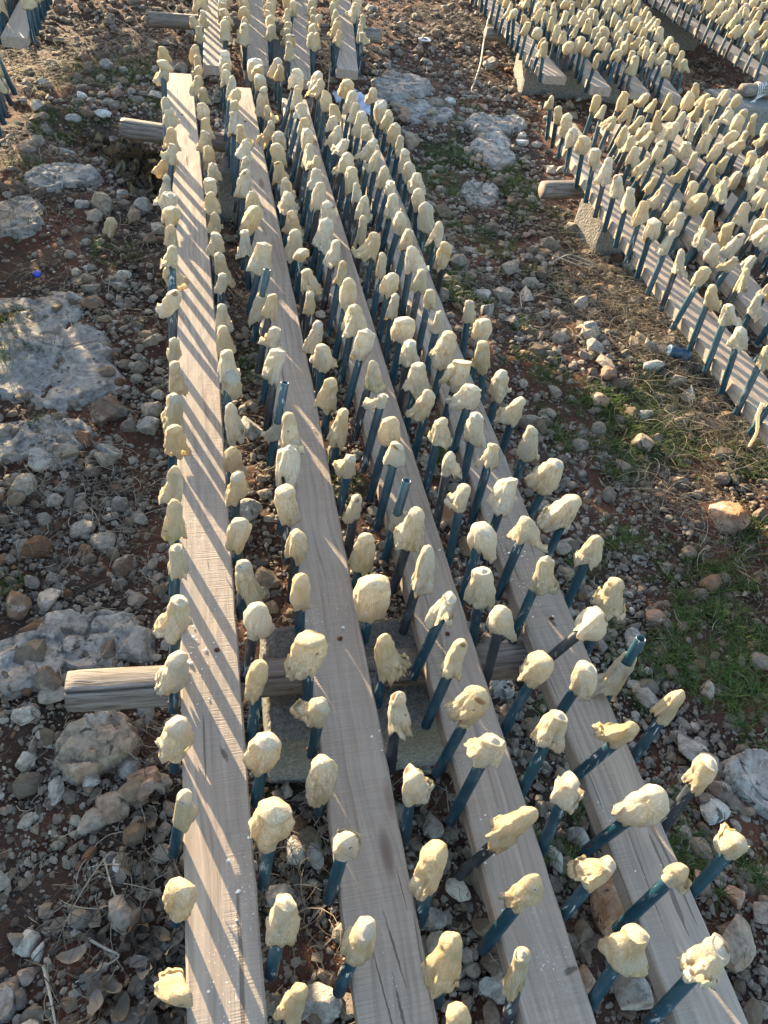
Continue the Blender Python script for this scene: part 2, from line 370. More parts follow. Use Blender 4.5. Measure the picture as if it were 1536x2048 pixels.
def in_view(x, y, z, m=60):
    a, b, d = proj(np.stack([x, y, z], -1)); return (d > .1) & (a > -m) & (a < 1536+m) & (b > -m) & (b < 2048+m)

def scatter(n, ymax=8.6, pw=1.7):
    """ground points, thinning with distance, in and around the part the photo sees"""
    out = []
    while sum(len(o) for o in out) < n:
        x = rng.uniform(-1.6, 6.6, 40000); y = rng.uniform(-.3, ymax, 40000)
        d = np.sqrt(x*x+y*y+1.7**2); k = rng.random(40000) < (1.75/d)**pw
        x, y = x[k], y[k]; k = in_view(x, y, np.full(len(x), -.35), 140); out.append(np.stack([x[k], y[k]], -1))
    return np.concatenate(out)[:n]

PAL = np.array([(.34, .315, .28), (.42, .395, .355), (.26, .24, .22), (.29, .24, .19), (.34, .28, .22), (.26, .155, .10), (.50, .48, .44), (.17, .145, .125), (.38, .36, .335), (.22, .18, .145)])
PW = np.array([.2, .14, .14, .12, .1, .05, .05, .07, .08, .05])
def gravel(name, n, sub, med, sig, smax, variants, label=None, sink=.25, thr=-.15, pw=1.7, dlim=(0, 99)):
    V0, F0 = ICO[sub]
    P = scatter(n, pw=pw); dd_ = np.hypot(P[:, 0], P[:, 1]); P = P[(dd_ >= dlim[0]) & (dd_ < dlim[1])]
    dens = fbm(P[:, 0]*1.3+7, P[:, 1]*1.3, 3, 41)
    P = P[(dens > thr) | (rng.random(len(P)) < .45)]; n = len(P)
    S = np.clip(med*np.exp(sig*rng.normal(size=n)), med*.4, smax)
    shp = [facet(V0, 100+i, 7, .03) for i in range(variants)]
    Vs = np.empty((n, len(V0), 3), np.float32)
    zz = ground_z(P[:, 0], P[:, 1])
    for i in range(n):
        sc = S[i]*np.array([1, rng.uniform(.6, 1), rng.uniform(.4, .8)])
        R = rotm(rng); az = rng.uniform(0, 6.28); Rz = np.array([[math.cos(az), -math.sin(az), 0], [math.sin(az), math.cos(az), 0], [0, 0, 1]])
        v = (shp[i % variants]@R.T)*sc; v = v@Rz.T
        Vs[i] = v + (P[i, 0], P[i, 1], zz[i]+S[i]*(.45-sink))
    F = (F0[None]+(np.arange(n)*len(V0))[:, None, None]).reshape(-1, 3)
    c = PAL[rng.choice(len(PAL), n, p=PW/PW.sum())]*rng.uniform(.52, 1.10, (n, 1))*np.array([.98, .90, .81])
    red = np.clip(fbm(P[:, 0]*1.1, P[:, 1]*1.1, 2, 77)*1.6, 0, .4)[:, None]
    c = c*(1-red)+red*np.array([.17, .115, .08])
    C = np.repeat(np.concatenate([c, np.ones((n, 1))], 1), len(V0), 0)
    o = build(name, Vs.reshape(-1, 3), F, GRAV, smooth=False, attrs={'tint': ('FLOAT_COLOR', C)})
    return tag(o, label, 'gravel', kind='stuff')
gravel('gravel', 46000, 1, .0085, .42, .02, 20, 'angular pale grey and brown gravel scattered over the red soil', pw=1.35)
gravel('grit', 60000, 0, .0045, .35, .009, 20, 'fine brown and grey grit over the soil', thr=-.3)
gravel('rubble', 9500, 2, .0150, .45, .045, 40, 'loose fist sized limestone rubble lying over the gravel', sink=.15, thr=.06, pw=.95, dlim=(0, 2.6))
gravel('scree', 14500, 1, .0185, .45, .055, 40, 'broken limestone scree between the farther racks', sink=.15, thr=-.15, pw=.95, dlim=(2.6, 99))

def slab(name, lab, h, P, mat, seed):
    P = np.array(P); c = P.mean(0); n = len(P)
    # smooth closed outline
    ang = np.arctan2(P[:, 1]-c[1], P[:, 0]-c[0]); o = np.argsort(ang); P = P[o]; ang = ang[o]; rad = np.hypot(*(P-c).T)
    NA, NR = 150, 44; T = np.linspace(-PI, PI, NA, endpoint=False); R = np.interp(T, np.concatenate([ang-2*PI, ang, ang+2*PI]), np.tile(rad, 3))
    R = R*(1+.10*vnoise(T*6, T*0+seed, seed)+.06*vnoise(T*15, T*0+seed, seed+3))
    s = np.linspace(0, 1, NR+1)[1:]; s = 1-(1-s)**1.5
    TT, SS = np.meshgrid(T, s); RR = R[None]*SS
    x = c[0]+RR*np.cos(TT); y = c[1]+RR*np.sin(TT)
    e = 1-SS; prof = np.clip(e/.16, 0, 1)**.55
    rid = np.abs(fbm(x*7, y*7, 4, seed))*1.1
    h = h*.5; prof = np.clip(e/.20, 0, 1)**.6
    z = -.035+(h+.030)*prof*(1-.30*rid)+(.014*fbm(x*5, y*5, 3, seed+9)+.010*fbm(x*24, y*24, 4, seed+5)-.014*np.exp(-np.abs(fbm(x*3.5+seed, y*3.5, 3, seed+2))/.02))*(.35+.65*prof)
    lay = .013; z = z+.6*(np.round(z/lay+.3*vnoise(x*9, y*9, seed))*lay-z)
    z = z+ground_z(x, y)
    V = np.concatenate([[[c[0], c[1], z[0].mean()]], np.stack([x, y, z], -1).reshape(-1, 3)])
    idx = 1+np.arange(NR*NA).reshape(NR, NA); nx_ = np.roll(idx, -1, 1)
    Q = np.stack([idx[:-1], idx[1:], nx_[1:], nx_[:-1]], -1).reshape(-1, 4); Tt = np.stack([np.zeros(NA, int), idx[0], nx_[0]], -1)
    # underside so that it is a closed body
    base = len(V); V = np.concatenate([V, np.stack([x[-1], y[-1], z[-1]-.08], -1), [[c[0], c[1], z.min()-.1]]])
    b = base+np.arange(NA); bn = np.roll(b, -1); Q = np.concatenate([Q, np.stack([idx[-1], b, bn, nx_[-1]], -1)]); Tt = np.concatenate([Tt, np.stack([np.full(NA, base+NA), bn, b], -1)])
    V = V-np.array([c[0], c[1], gz(*c)])
    return tag(build(name, V, [Q, Tt], mat, loc=(c[0], c[1], gz(*c))), lab, 'rock')

ROWS={'1L':[(-.092,.261,-.076,.231,.165,.000,.115,.045,'y'),(-.090,.379,-.072,.368,.165,.000,.115,.048,'y'),(-.090,.497,-.062,.506,.175,.000,.099,.036,'g'),(-.087,.647,-.071,.636,.165,.000,.115,.061,'w'),(-.085,.778,-.069,.784,.135,.000,.115,.058,'b'),(-.084,.872,-.059,.884,.180,.000,.109,.061,'wf'),(-.082,.970,-.061,1.018,.175,.000,.081,.041,'w'),(-.080,1.075,-.059,1.115,.200,.000,.093,.045,'g'),(-.077,1.186,-.058,1.231,.180,.000,.097,.044,'b'),(-.073,1.418,-.057,1.388,.160,.000,.098,.055,''),(-.070,1.550,-.053,1.539,.130,.000,.114,.053,'wg'),(-.068,1.645,-.048,1.617,.170,.000,.109,.041,'y'),(-.066,1.731,-.048,1.716,.170,.000,.073,.034,''),(-.063,1.843,-.039,1.888,.200,.000,.066,.048,'b'),(-.059,2.031,-.040,2.129,.200,.000,.066,.045,'b'),(-.059,2.163,-.051,2.097,.140,.000,.076,.060,''),(-.057,2.279,-.041,2.294,.170,.000,.072,.043,'y'),(-.057,2.388,-.028,2.394,.180,.000,.062,.056,'y'),(-.056,2.526,-.042,2.508,.170,.000,.056,.053,'w'),(-.054,2.684,-.052,2.716,.130,.000,.103,.041,''),(-.054,2.792,-.022,2.808,.200,.000,.064,.042,'b'),(-.053,2.889,-.029,2.838,.155,.000,.113,.072,'y'),(-.053,3.018,-.025,3.016,.165,.000,.067,.053,'y'),(-.052,3.132,-.041,3.216,.200,.000,.072,.044,''),(-.052,3.212,-.028,3.173,.170,.000,.067,.055,''),(-.050,3.662,-.048,3.690,.170,.000,.050,.058,''),(-.050,3.743,-.041,3.675,.135,.000,.073,.056,'w'),(-.049,3.845,-.043,3.845,.170,.000,.063,.050,'y')],
'1R':[(.050,.167,.083,.212,.170,.000,.099,.039,'y'),(.051,.288,.077,.327,.170,.000,.115,.046,'c'),(.053,.426,.075,.466,.170,.000,.115,.058,'yc'),(.054,.567,.075,.583,.170,.000,.102,.055,'w'),(.056,.693,.076,.729,.170,.000,.076,.040,'y'),(.059,.832,.084,.853,.175,.000,.097,.052,''),(.062,.981,.068,.966,.170,.000,.115,.046,'wg'),(.064,1.114,.069,1.078,.165,.000,.108,.049,'g'),(.067,1.237,.074,1.213,.170,.000,.092,.052,'wf'),(.069,1.357,.069,1.323,.140,.000,.104,.051,'bt'),(.071,1.465,.077,1.447,.170,.000,.099,.044,''),(.074,1.550,.080,1.623,.200,.000,.075,.053,'b'),(.074,1.652,.087,1.565,.165,.000,.115,.051,'w'),(.079,1.793,.081,1.784,.155,.000,.079,.054,''),(.082,1.931,.084,1.892,.155,.000,.086,.039,'w'),(.084,2.065,.096,2.035,.165,.000,.068,.033,''),(.085,2.200,.095,2.177,.150,.000,.111,.052,'w'),(.086,2.318,.091,2.291,.150,.000,.071,.053,'b'),(.087,2.416,.097,2.419,.150,.000,.067,.044,'y'),(.087,2.507,.090,2.494,.180,.000,.064,.056,'f'),(.088,2.631,.094,2.616,.170,.000,.052,.048,''),(.089,2.783,.109,2.767,.155,.000,.061,.050,'w'),(.090,2.918,.102,2.892,.155,.000,.090,.043,'y'),(.090,3.021,.098,3.024,.160,.000,.078,.050,'w'),(.091,3.119,.100,3.100,.175,.000,.071,.043,'y'),(.091,3.243,.100,3.251,.170,.000,.069,.055,''),(.092,3.500,.109,3.470,.145,.000,.060,.047,'yc'),(.093,3.602,.097,3.588,.150,.000,.079,.048,''),(.093,3.719,.100,3.648,.165,.000,.051,.043,''),(.094,3.877,.103,3.868,.135,.000,.063,.045,'y'),(.095,4.027,.100,3.997,.130,.000,.096,.049,'y')],
'2L':[(.164,.241,.188,.272,.170,.000,.115,.053,'wy'),(.166,.378,.181,.398,.175,.000,.073,.044,'o'),(.171,.529,.166,.536,.160,.000,.115,.051,''),(.172,.640,.177,.635,.170,.000,.082,.048,'wt'),(.173,.736,.174,.770,.180,.000,.075,.066,'b'),(.175,.873,.174,.906,.180,.000,.076,.043,'y'),(.178,1.018,.185,1.032,.170,.000,.093,.048,'t'),(.179,1.133,.175,1.158,.175,.000,.102,.052,'b'),(.181,1.234,.200,1.288,.175,.000,.105,.058,'wt'),(.183,1.344,.210,1.375,.200,.000,.081,.050,'y'),(.185,1.473,.216,1.518,.175,.111,.058,.036,'n'),(.187,1.603,.216,1.662,.175,.000,.091,.051,'w'),(.189,1.722,.218,1.753,.175,.000,.062,.045,'c'),(.190,1.858,.227,1.899,.185,.000,.073,.042,'y'),(.192,2.011,.226,2.041,.175,.078,.097,.044,'n'),(.193,2.164,.236,2.198,.175,.000,.102,.068,'c'),(.194,2.305,.182,2.336,.140,.000,.087,.059,'wcf'),(.195,2.419,.233,2.414,.175,.000,.090,.061,'y'),(.196,2.530,.233,2.536,.170,.000,.072,.060,'w'),(.197,2.633,.217,2.676,.175,.000,.097,.062,'b'),(.197,2.720,.224,2.722,.200,.000,.062,.040,'w'),(.198,2.827,.238,2.864,.200,.000,.070,.060,'wf'),(.199,2.963,.229,3.003,.195,.000,.070,.052,'y'),(.200,3.093,.217,3.178,.175,.000,.093,.044,''),(.200,3.191,.221,3.213,.200,.000,.056,.038,''),(.202,3.301,.237,3.325,.200,.000,.050,.042,'b'),(.204,3.458,.234,3.503,.185,.000,.089,.044,''),(.206,3.633,.218,3.623,.165,.000,.072,.058,'t'),(.208,3.758,.223,3.740,.150,.000,.058,.047,''),(.209,3.840,.224,3.832,.170,.000,.081,.051,'c')],
'2R':[(.311,.100,.295,.145,.170,.000,.115,.039,'y'),(.312,.198,.310,.233,.175,.000,.115,.052,'y'),(.315,.320,.320,.362,.170,.000,.093,.048,'y'),(.317,.460,.309,.489,.170,.000,.076,.057,'b'),(.320,.597,.315,.634,.170,.000,.109,.051,'bt'),(.322,.736,.316,.759,.170,.000,.102,.048,'y'),(.325,.889,.324,.894,.170,.000,.115,.072,''),(.327,1.019,.329,1.008,.170,.000,.113,.052,'g'),(.328,1.129,.329,1.122,.170,.000,.077,.039,'b'),(.331,1.264,.338,1.248,.170,.000,.075,.048,'wf'),(.333,1.415,.348,1.410,.170,.000,.095,.050,'y'),(.335,1.551,.339,1.532,.165,.000,.103,.055,''),(.337,1.678,.336,1.677,.170,.000,.080,.058,'f'),(.339,1.805,.344,1.793,.165,.000,.110,.049,'wb'),(.340,1.929,.337,1.922,.175,.000,.074,.037,'w'),(.341,2.065,.345,2.062,.165,.000,.076,.058,'t'),(.342,2.205,.345,2.173,.160,.000,.055,.045,''),(.343,2.329,.345,2.309,.155,.000,.109,.061,''),(.344,2.429,.346,2.404,.165,.000,.093,.055,'yt'),(.345,2.521,.350,2.521,.175,.000,.069,.064,'f'),(.345,2.634,.350,2.632,.170,.000,.076,.042,''),(.346,2.766,.342,2.765,.170,.000,.082,.048,'b'),(.347,2.915,.354,2.907,.170,.000,.073,.052,'g'),(.349,3.060,.375,3.052,.155,.000,.069,.048,'c'),(.349,3.170,.357,3.140,.155,.000,.098,.045,''),(.350,3.259,.353,3.248,.170,.000,.065,.043,'o'),(.354,3.521,.362,3.490,.155,.000,.105,.056,''),(.356,3.659,.365,3.659,.140,.000,.065,.058,''),(.356,3.765,.365,3.714,.160,.000,.050,.056,'y'),(.358,3.874,.360,3.844,.145,.000,.087,.073,'w')],
'3L':[(.424,.153,.410,.198,.170,.000,.105,.032,'wy'),(.424,.258,.462,.288,.175,.000,.098,.041,'y'),(.424,.377,.494,.392,.175,.000,.106,.044,'y'),(.424,.481,.464,.523,.180,.000,.068,.059,'w'),(.424,.577,.473,.619,.170,.000,.093,.056,'b'),(.424,.681,.465,.727,.175,.000,.085,.039,'b'),(.424,.793,.469,.832,.175,.000,.069,.049,'ct'),(.424,.913,.455,.962,.175,.000,.109,.046,''),(.425,1.024,.455,1.063,.175,.000,.091,.071,'f'),(.425,1.122,.450,1.156,.175,.091,.066,.039,'n'),(.425,1.221,.455,1.272,.180,.000,.061,.054,'b'),(.426,1.318,.458,1.362,.180,.000,.076,.055,'y'),(.427,1.422,.457,1.455,.180,.000,.059,.040,'wc'),(.428,1.551,.463,1.597,.175,.000,.079,.040,'g'),(.430,1.683,.469,1.735,.175,.000,.090,.055,'w'),(.431,1.803,.457,1.846,.180,.000,.089,.072,'f'),(.432,1.922,.461,1.965,.190,.000,.093,.047,'b'),(.433,2.044,.464,2.093,.175,.000,.088,.038,'y'),(.434,2.181,.461,2.206,.180,.000,.078,.048,'f'),(.436,2.325,.456,2.356,.170,.000,.097,.062,'w'),(.436,2.431,.473,2.456,.175,.000,.058,.052,'b'),(.437,2.522,.464,2.553,.200,.000,.095,.050,''),(.439,2.626,.467,2.692,.185,.000,.081,.047,'c'),(.439,2.731,.480,2.752,.200,.000,.050,.041,''),(.441,2.839,.474,2.900,.180,.000,.092,.061,'gf'),(.441,2.949,.476,2.977,.200,.000,.078,.050,'w'),(.443,3.084,.487,3.122,.185,.000,.070,.042,'y'),(.448,3.238,.500,3.296,.175,.000,.069,.057,''),(.451,3.380,.499,3.417,.190,.000,.099,.057,''),(.456,3.526,.519,3.571,.200,.000,.087,.066,''),(.463,3.764,.463,3.746,.160,.000,.075,.043,'y'),(.464,3.916,.467,3.886,.140,.000,.090,.061,'w')],
'3R':[(.566,.147,.596,.192,.175,.000,.101,.056,'yc'),(.566,.277,.594,.295,.170,.000,.071,.045,'wt'),(.566,.395,.582,.436,.170,.000,.065,.054,''),(.566,.512,.606,.556,.170,.000,.080,.052,'w'),(.566,.636,.615,.670,.175,.000,.082,.052,''),(.566,.755,.571,.791,.170,.000,.103,.065,'t'),(.566,.858,.557,.896,.170,.000,.088,.058,'wg'),(.567,.967,.594,1.007,.175,.000,.087,.061,''),(.567,1.086,.586,1.137,.170,.000,.061,.048,''),(.567,1.201,.575,1.234,.175,.000,.077,.050,'t'),(.568,1.324,.589,1.362,.170,.000,.069,.059,'f'),(.569,1.454,.587,1.470,.170,.000,.085,.052,''),(.570,1.563,.582,1.582,.175,.000,.096,.076,'f'),(.571,1.655,.578,1.679,.175,.000,.081,.056,'c'),(.572,1.763,.586,1.779,.180,.000,.074,.062,''),(.574,1.883,.592,1.920,.170,.000,.083,.037,''),(.575,1.987,.599,2.015,.175,.000,.071,.050,''),(.576,2.095,.595,2.128,.180,.000,.081,.031,'b'),(.577,2.233,.599,2.263,.175,.000,.092,.063,'bf'),(.578,2.380,.584,2.396,.165,.000,.115,.046,'tg'),(.579,2.489,.612,2.512,.170,.000,.077,.055,''),(.580,2.576,.597,2.590,.185,.000,.082,.037,'b'),(.581,2.689,.603,2.723,.180,.000,.094,.050,'g'),(.582,2.815,.607,2.843,.175,.000,.092,.087,'gf'),(.583,2.926,.619,2.956,.180,.000,.065,.054,'w'),(.585,3.034,.609,3.063,.180,.000,.086,.057,'b'),(.586,3.126,.605,3.167,.180,.000,.062,.051,''),(.588,3.244,.619,3.230,.200,.000,.055,.048,'y'),(.596,3.403,.621,3.433,.170,.000,.079,.054,''),(.597,3.537,.616,3.547,.175,.000,.072,.055,'y'),(.602,3.663,.618,3.654,.170,.000,.080,.086,'f')],
'4L':[(.675,.107,.721,.152,.170,.000,.072,.053,'wb'),(.675,.243,.709,.266,.170,.000,.058,.042,'y'),(.674,.376,.727,.383,.175,.000,.105,.057,''),(.673,.501,.732,.508,.175,.000,.066,.043,'y'),(.672,.620,.698,.641,.175,.000,.080,.047,'w'),(.672,.740,.774,.753,.175,.000,.075,.062,'b'),(.672,.859,.706,.907,.175,.000,.087,.049,'w'),(.672,.977,.703,1.016,.175,.000,.075,.069,'f'),(.672,1.098,.702,1.148,.175,.000,.092,.059,'w'),(.674,1.217,.695,1.261,.175,.000,.077,.051,'t'),(.675,1.330,.684,1.375,.175,.000,.087,.058,'w'),(.676,1.439,.709,1.482,.175,.000,.086,.066,'c'),(.677,1.551,.709,1.593,.175,.000,.089,.060,'c'),(.679,1.667,.705,1.716,.175,.000,.091,.074,''),(.681,1.779,.705,1.824,.175,.000,.075,.032,''),(.682,1.889,.702,1.934,.175,.000,.065,.040,'t'),(.684,2.003,.703,2.046,.175,.000,.077,.041,'g'),(.686,2.122,.700,2.165,.180,.000,.076,.067,''),(.689,2.256,.721,2.291,.175,.000,.078,.046,'w'),(.694,2.392,.723,2.405,.170,.000,.086,.050,''),(.697,2.511,.719,2.528,.175,.000,.077,.051,''),(.701,2.627,.727,2.636,.170,.000,.058,.043,'c'),(.705,2.733,.731,2.749,.170,.000,.077,.057,'f'),(.708,2.838,.725,2.859,.175,.000,.068,.045,'g'),(.710,2.957,.734,2.987,.170,.000,.088,.057,'w'),(.710,3.081,.730,3.094,.180,.000,.074,.048,'b'),(.713,3.210,.738,3.233,.170,.000,.086,.065,'w'),(.713,3.317,.731,3.328,.175,.000,.089,.048,''),(.714,3.437,.736,3.453,.175,.000,.090,.062,''),(.717,3.621,.739,3.591,.165,.000,.079,.058,'y')],
'4R':[(.820,.269,.834,.291,.170,.000,.052,.052,''),(.819,.393,.851,.429,.170,.000,.070,.046,'wc'),(.818,.534,.856,.562,.175,.000,.092,.044,''),(.818,.670,.831,.688,.170,.066,.112,.060,'n'),(.818,.792,.840,.832,.175,.000,.093,.062,'f'),(.818,.920,.845,.953,.175,.000,.094,.054,'t'),(.818,1.057,.835,1.074,.175,.000,.098,.072,'f'),(.819,1.192,.840,1.196,.170,.000,.102,.067,'w'),(.820,1.313,.821,1.317,.170,.000,.113,.049,'c'),(.821,1.435,.815,1.423,.170,.000,.081,.059,''),(.822,1.563,.808,1.548,.165,.000,.098,.060,'w'),(.824,1.668,.795,1.680,.170,.000,.097,.054,'g'),(.825,1.761,.823,1.773,.180,.000,.083,.053,''),(.827,1.878,.813,1.886,.170,.000,.078,.036,'w'),(.833,2.226,.828,2.215,.170,.000,.092,.042,'y'),(.836,2.364,.839,2.343,.170,.000,.081,.049,'t'),(.843,2.510,.831,2.507,.160,.000,.105,.059,'w'),(.846,2.627,.821,2.588,.165,.000,.089,.043,'b'),(.850,2.734,.844,2.705,.165,.000,.063,.066,'f'),(.853,2.846,.843,2.817,.160,.000,.084,.043,''),(.854,2.955,.850,2.926,.160,.000,.104,.063,'wf'),(.855,3.066,.860,3.045,.165,.000,.079,.039,''),(.857,3.188,.863,3.158,.165,.000,.089,.054,'w'),(.858,3.316,.864,3.287,.160,.000,.100,.056,'g'),(.860,3.440,.856,3.410,.150,.000,.093,.066,'w'),(.861,3.564,.843,3.534,.155,.000,.060,.062,'y')],
'5L':[(1.673,1.582,1.687,1.617,.175,.000,.070,.038,'y'),(1.673,1.684,1.651,1.713,.175,.000,.067,.061,'wf'),(1.674,1.799,1.690,1.852,.170,.000,.069,.062,'f'),(1.675,1.916,1.682,1.952,.175,.000,.082,.048,'y'),(1.676,2.035,1.708,2.053,.180,.000,.082,.045,''),(1.676,2.152,1.680,2.177,.175,.000,.087,.048,'f'),(1.678,2.261,1.709,2.309,.175,.000,.091,.045,''),(1.681,2.369,1.669,2.383,.175,.000,.082,.061,'b'),(1.683,2.481,1.688,2.516,.180,.000,.083,.057,'y'),(1.687,2.599,1.680,2.627,.180,.000,.099,.057,'w'),(1.690,2.720,1.677,2.733,.170,.000,.083,.057,'b'),(1.695,2.845,1.700,2.888,.175,.000,.104,.050,''),(1.707,2.970,1.688,2.989,.170,.000,.079,.047,''),(1.716,3.103,1.678,3.098,.170,.000,.070,.055,''),(1.732,3.254,1.687,3.233,.150,.000,.083,.051,'w'),(1.744,3.394,1.715,3.373,.155,.000,.115,.056,''),(1.753,3.503,1.708,3.476,.150,.000,.115,.042,'y'),(1.761,3.596,1.704,3.566,.155,.000,.064,.038,'')]}
SLABS=[('broad pale grey bedrock slab with lichen, flush in ground beside the leftmost plank', .05, [(-.792, 2.739), (-.587, 2.758), (-.444, 2.747), (-.377, 2.662), (-.389, 2.533), (-.27, 2.292), (-.211, 2.179), (-.258, 2.076), (-.343, 2.043), (-.448, 2.013), (-.559, 2.093), (-.712, 2.126)]), ('low grey rock shelf just below the broad pale bedrock slab at left', .05, [(-.696, 2.004), (-.523, 2.017), (-.364, 2.003), (-.308, 1.932), (-.349, 1.843), (-.402, 1.76), (-.507, 1.833), (-.678, 1.867)]), ('layered pale blue grey rock in the grass at upper left', .07, [(-.711, 3.705), (-.614, 3.823), (-.482, 3.813), (-.333, 3.671), (-.396, 3.603), (-.511, 3.563), (-.6, 3.497), (-.689, 3.586)]), ('speckled grey outcrop below the layered rock at left edge', .06, [(-.822, 3.419), (-.711, 3.492), (-.606, 3.452), (-.604, 3.298), (-.565, 3.175), (-.672, 3.092), (-.783, 3.09)]), ('long mottled rock with white and black lichen beside the near log end', .06, [(-.586, 1.167), (-.451, 1.194), (-.421, 1.259), (-.31, 1.251), (-.198, 1.241), (-.135, 1.155), (-.136, 1.073), (-.221, 1.091), (-.361, 1.066), (-.391, 1.009), (-.435, 1.002), (-.566, 1.013)]), ('large flat topped boulder with brown and grey faces below the near log', .11, [(-.332, .923), (-.264, .939), (-.219, .939), (-.184, .882), (-.179, .854), (-.228, .803), (-.27, .791), (-.322, .768), (-.372, .813), (-.377, .867)]), ('jagged pale outcrop right of the far middle planks', .09, [(1.195, 5.057), (1.349, 5.333), (1.453, 5.422), (1.578, 5.372), (1.6, 5.077), (1.444, 4.949), (1.255, 4.815), (1.172, 4.895)]), ('long low pale rock under the jagged outcrop', .05, [(1.244, 4.79), (1.403, 4.912), (1.564, 4.911), (1.683, 4.811), (1.504, 4.552), (1.269, 4.596)]), ('white weathered rock hump in front of the big concrete block', .08, [(1.658, 4.527), (1.859, 4.742), (1.953, 4.678), (2.1, 4.772), (1.951, 4.474), (1.825, 4.378), (1.714, 4.366)]), ('pitted grey rock below the white weathered hump', .08, [(1.714, 4.366), (1.841, 4.428), (1.827, 4.191), (1.794, 4.0), (1.654, 3.929), (1.628, 4.11)]), ('cracked pale grey rock beside green grass between the racks', .06, [(1.468, 3.828), (1.574, 3.807), (1.588, 3.614), (1.479, 3.539), (1.406, 3.658)]), ('wide rough limestone slab at the right edge of the photo', .07, [(1.273, .617), (1.389, .587), (1.32, .431), (1.228, .488), (1.209, .554)]), ('pale rounded rock at the bottom left corner', .08, [(-.461, .403), (-.413, .398), (-.4, .379), (-.405, .344), (-.453, .341)]), ('flat pale rock between the second and third planks at the bottom', .05, [(.455, .243), (.498, .244), (.538, .219), (.531, .199), (.481, .208)]), ('brown tinted slab half buried in dry leaves at bottom left', .04, [(-.287, .354), (-.248, .376), (-.225, .368), (-.242, .346), (-.273, .335)]), ('grey rock beside the right end of the near concrete block', .07, [(.705, .911), (.75, .92), (.765, .881), (.731, .841), (.683, .862)])]
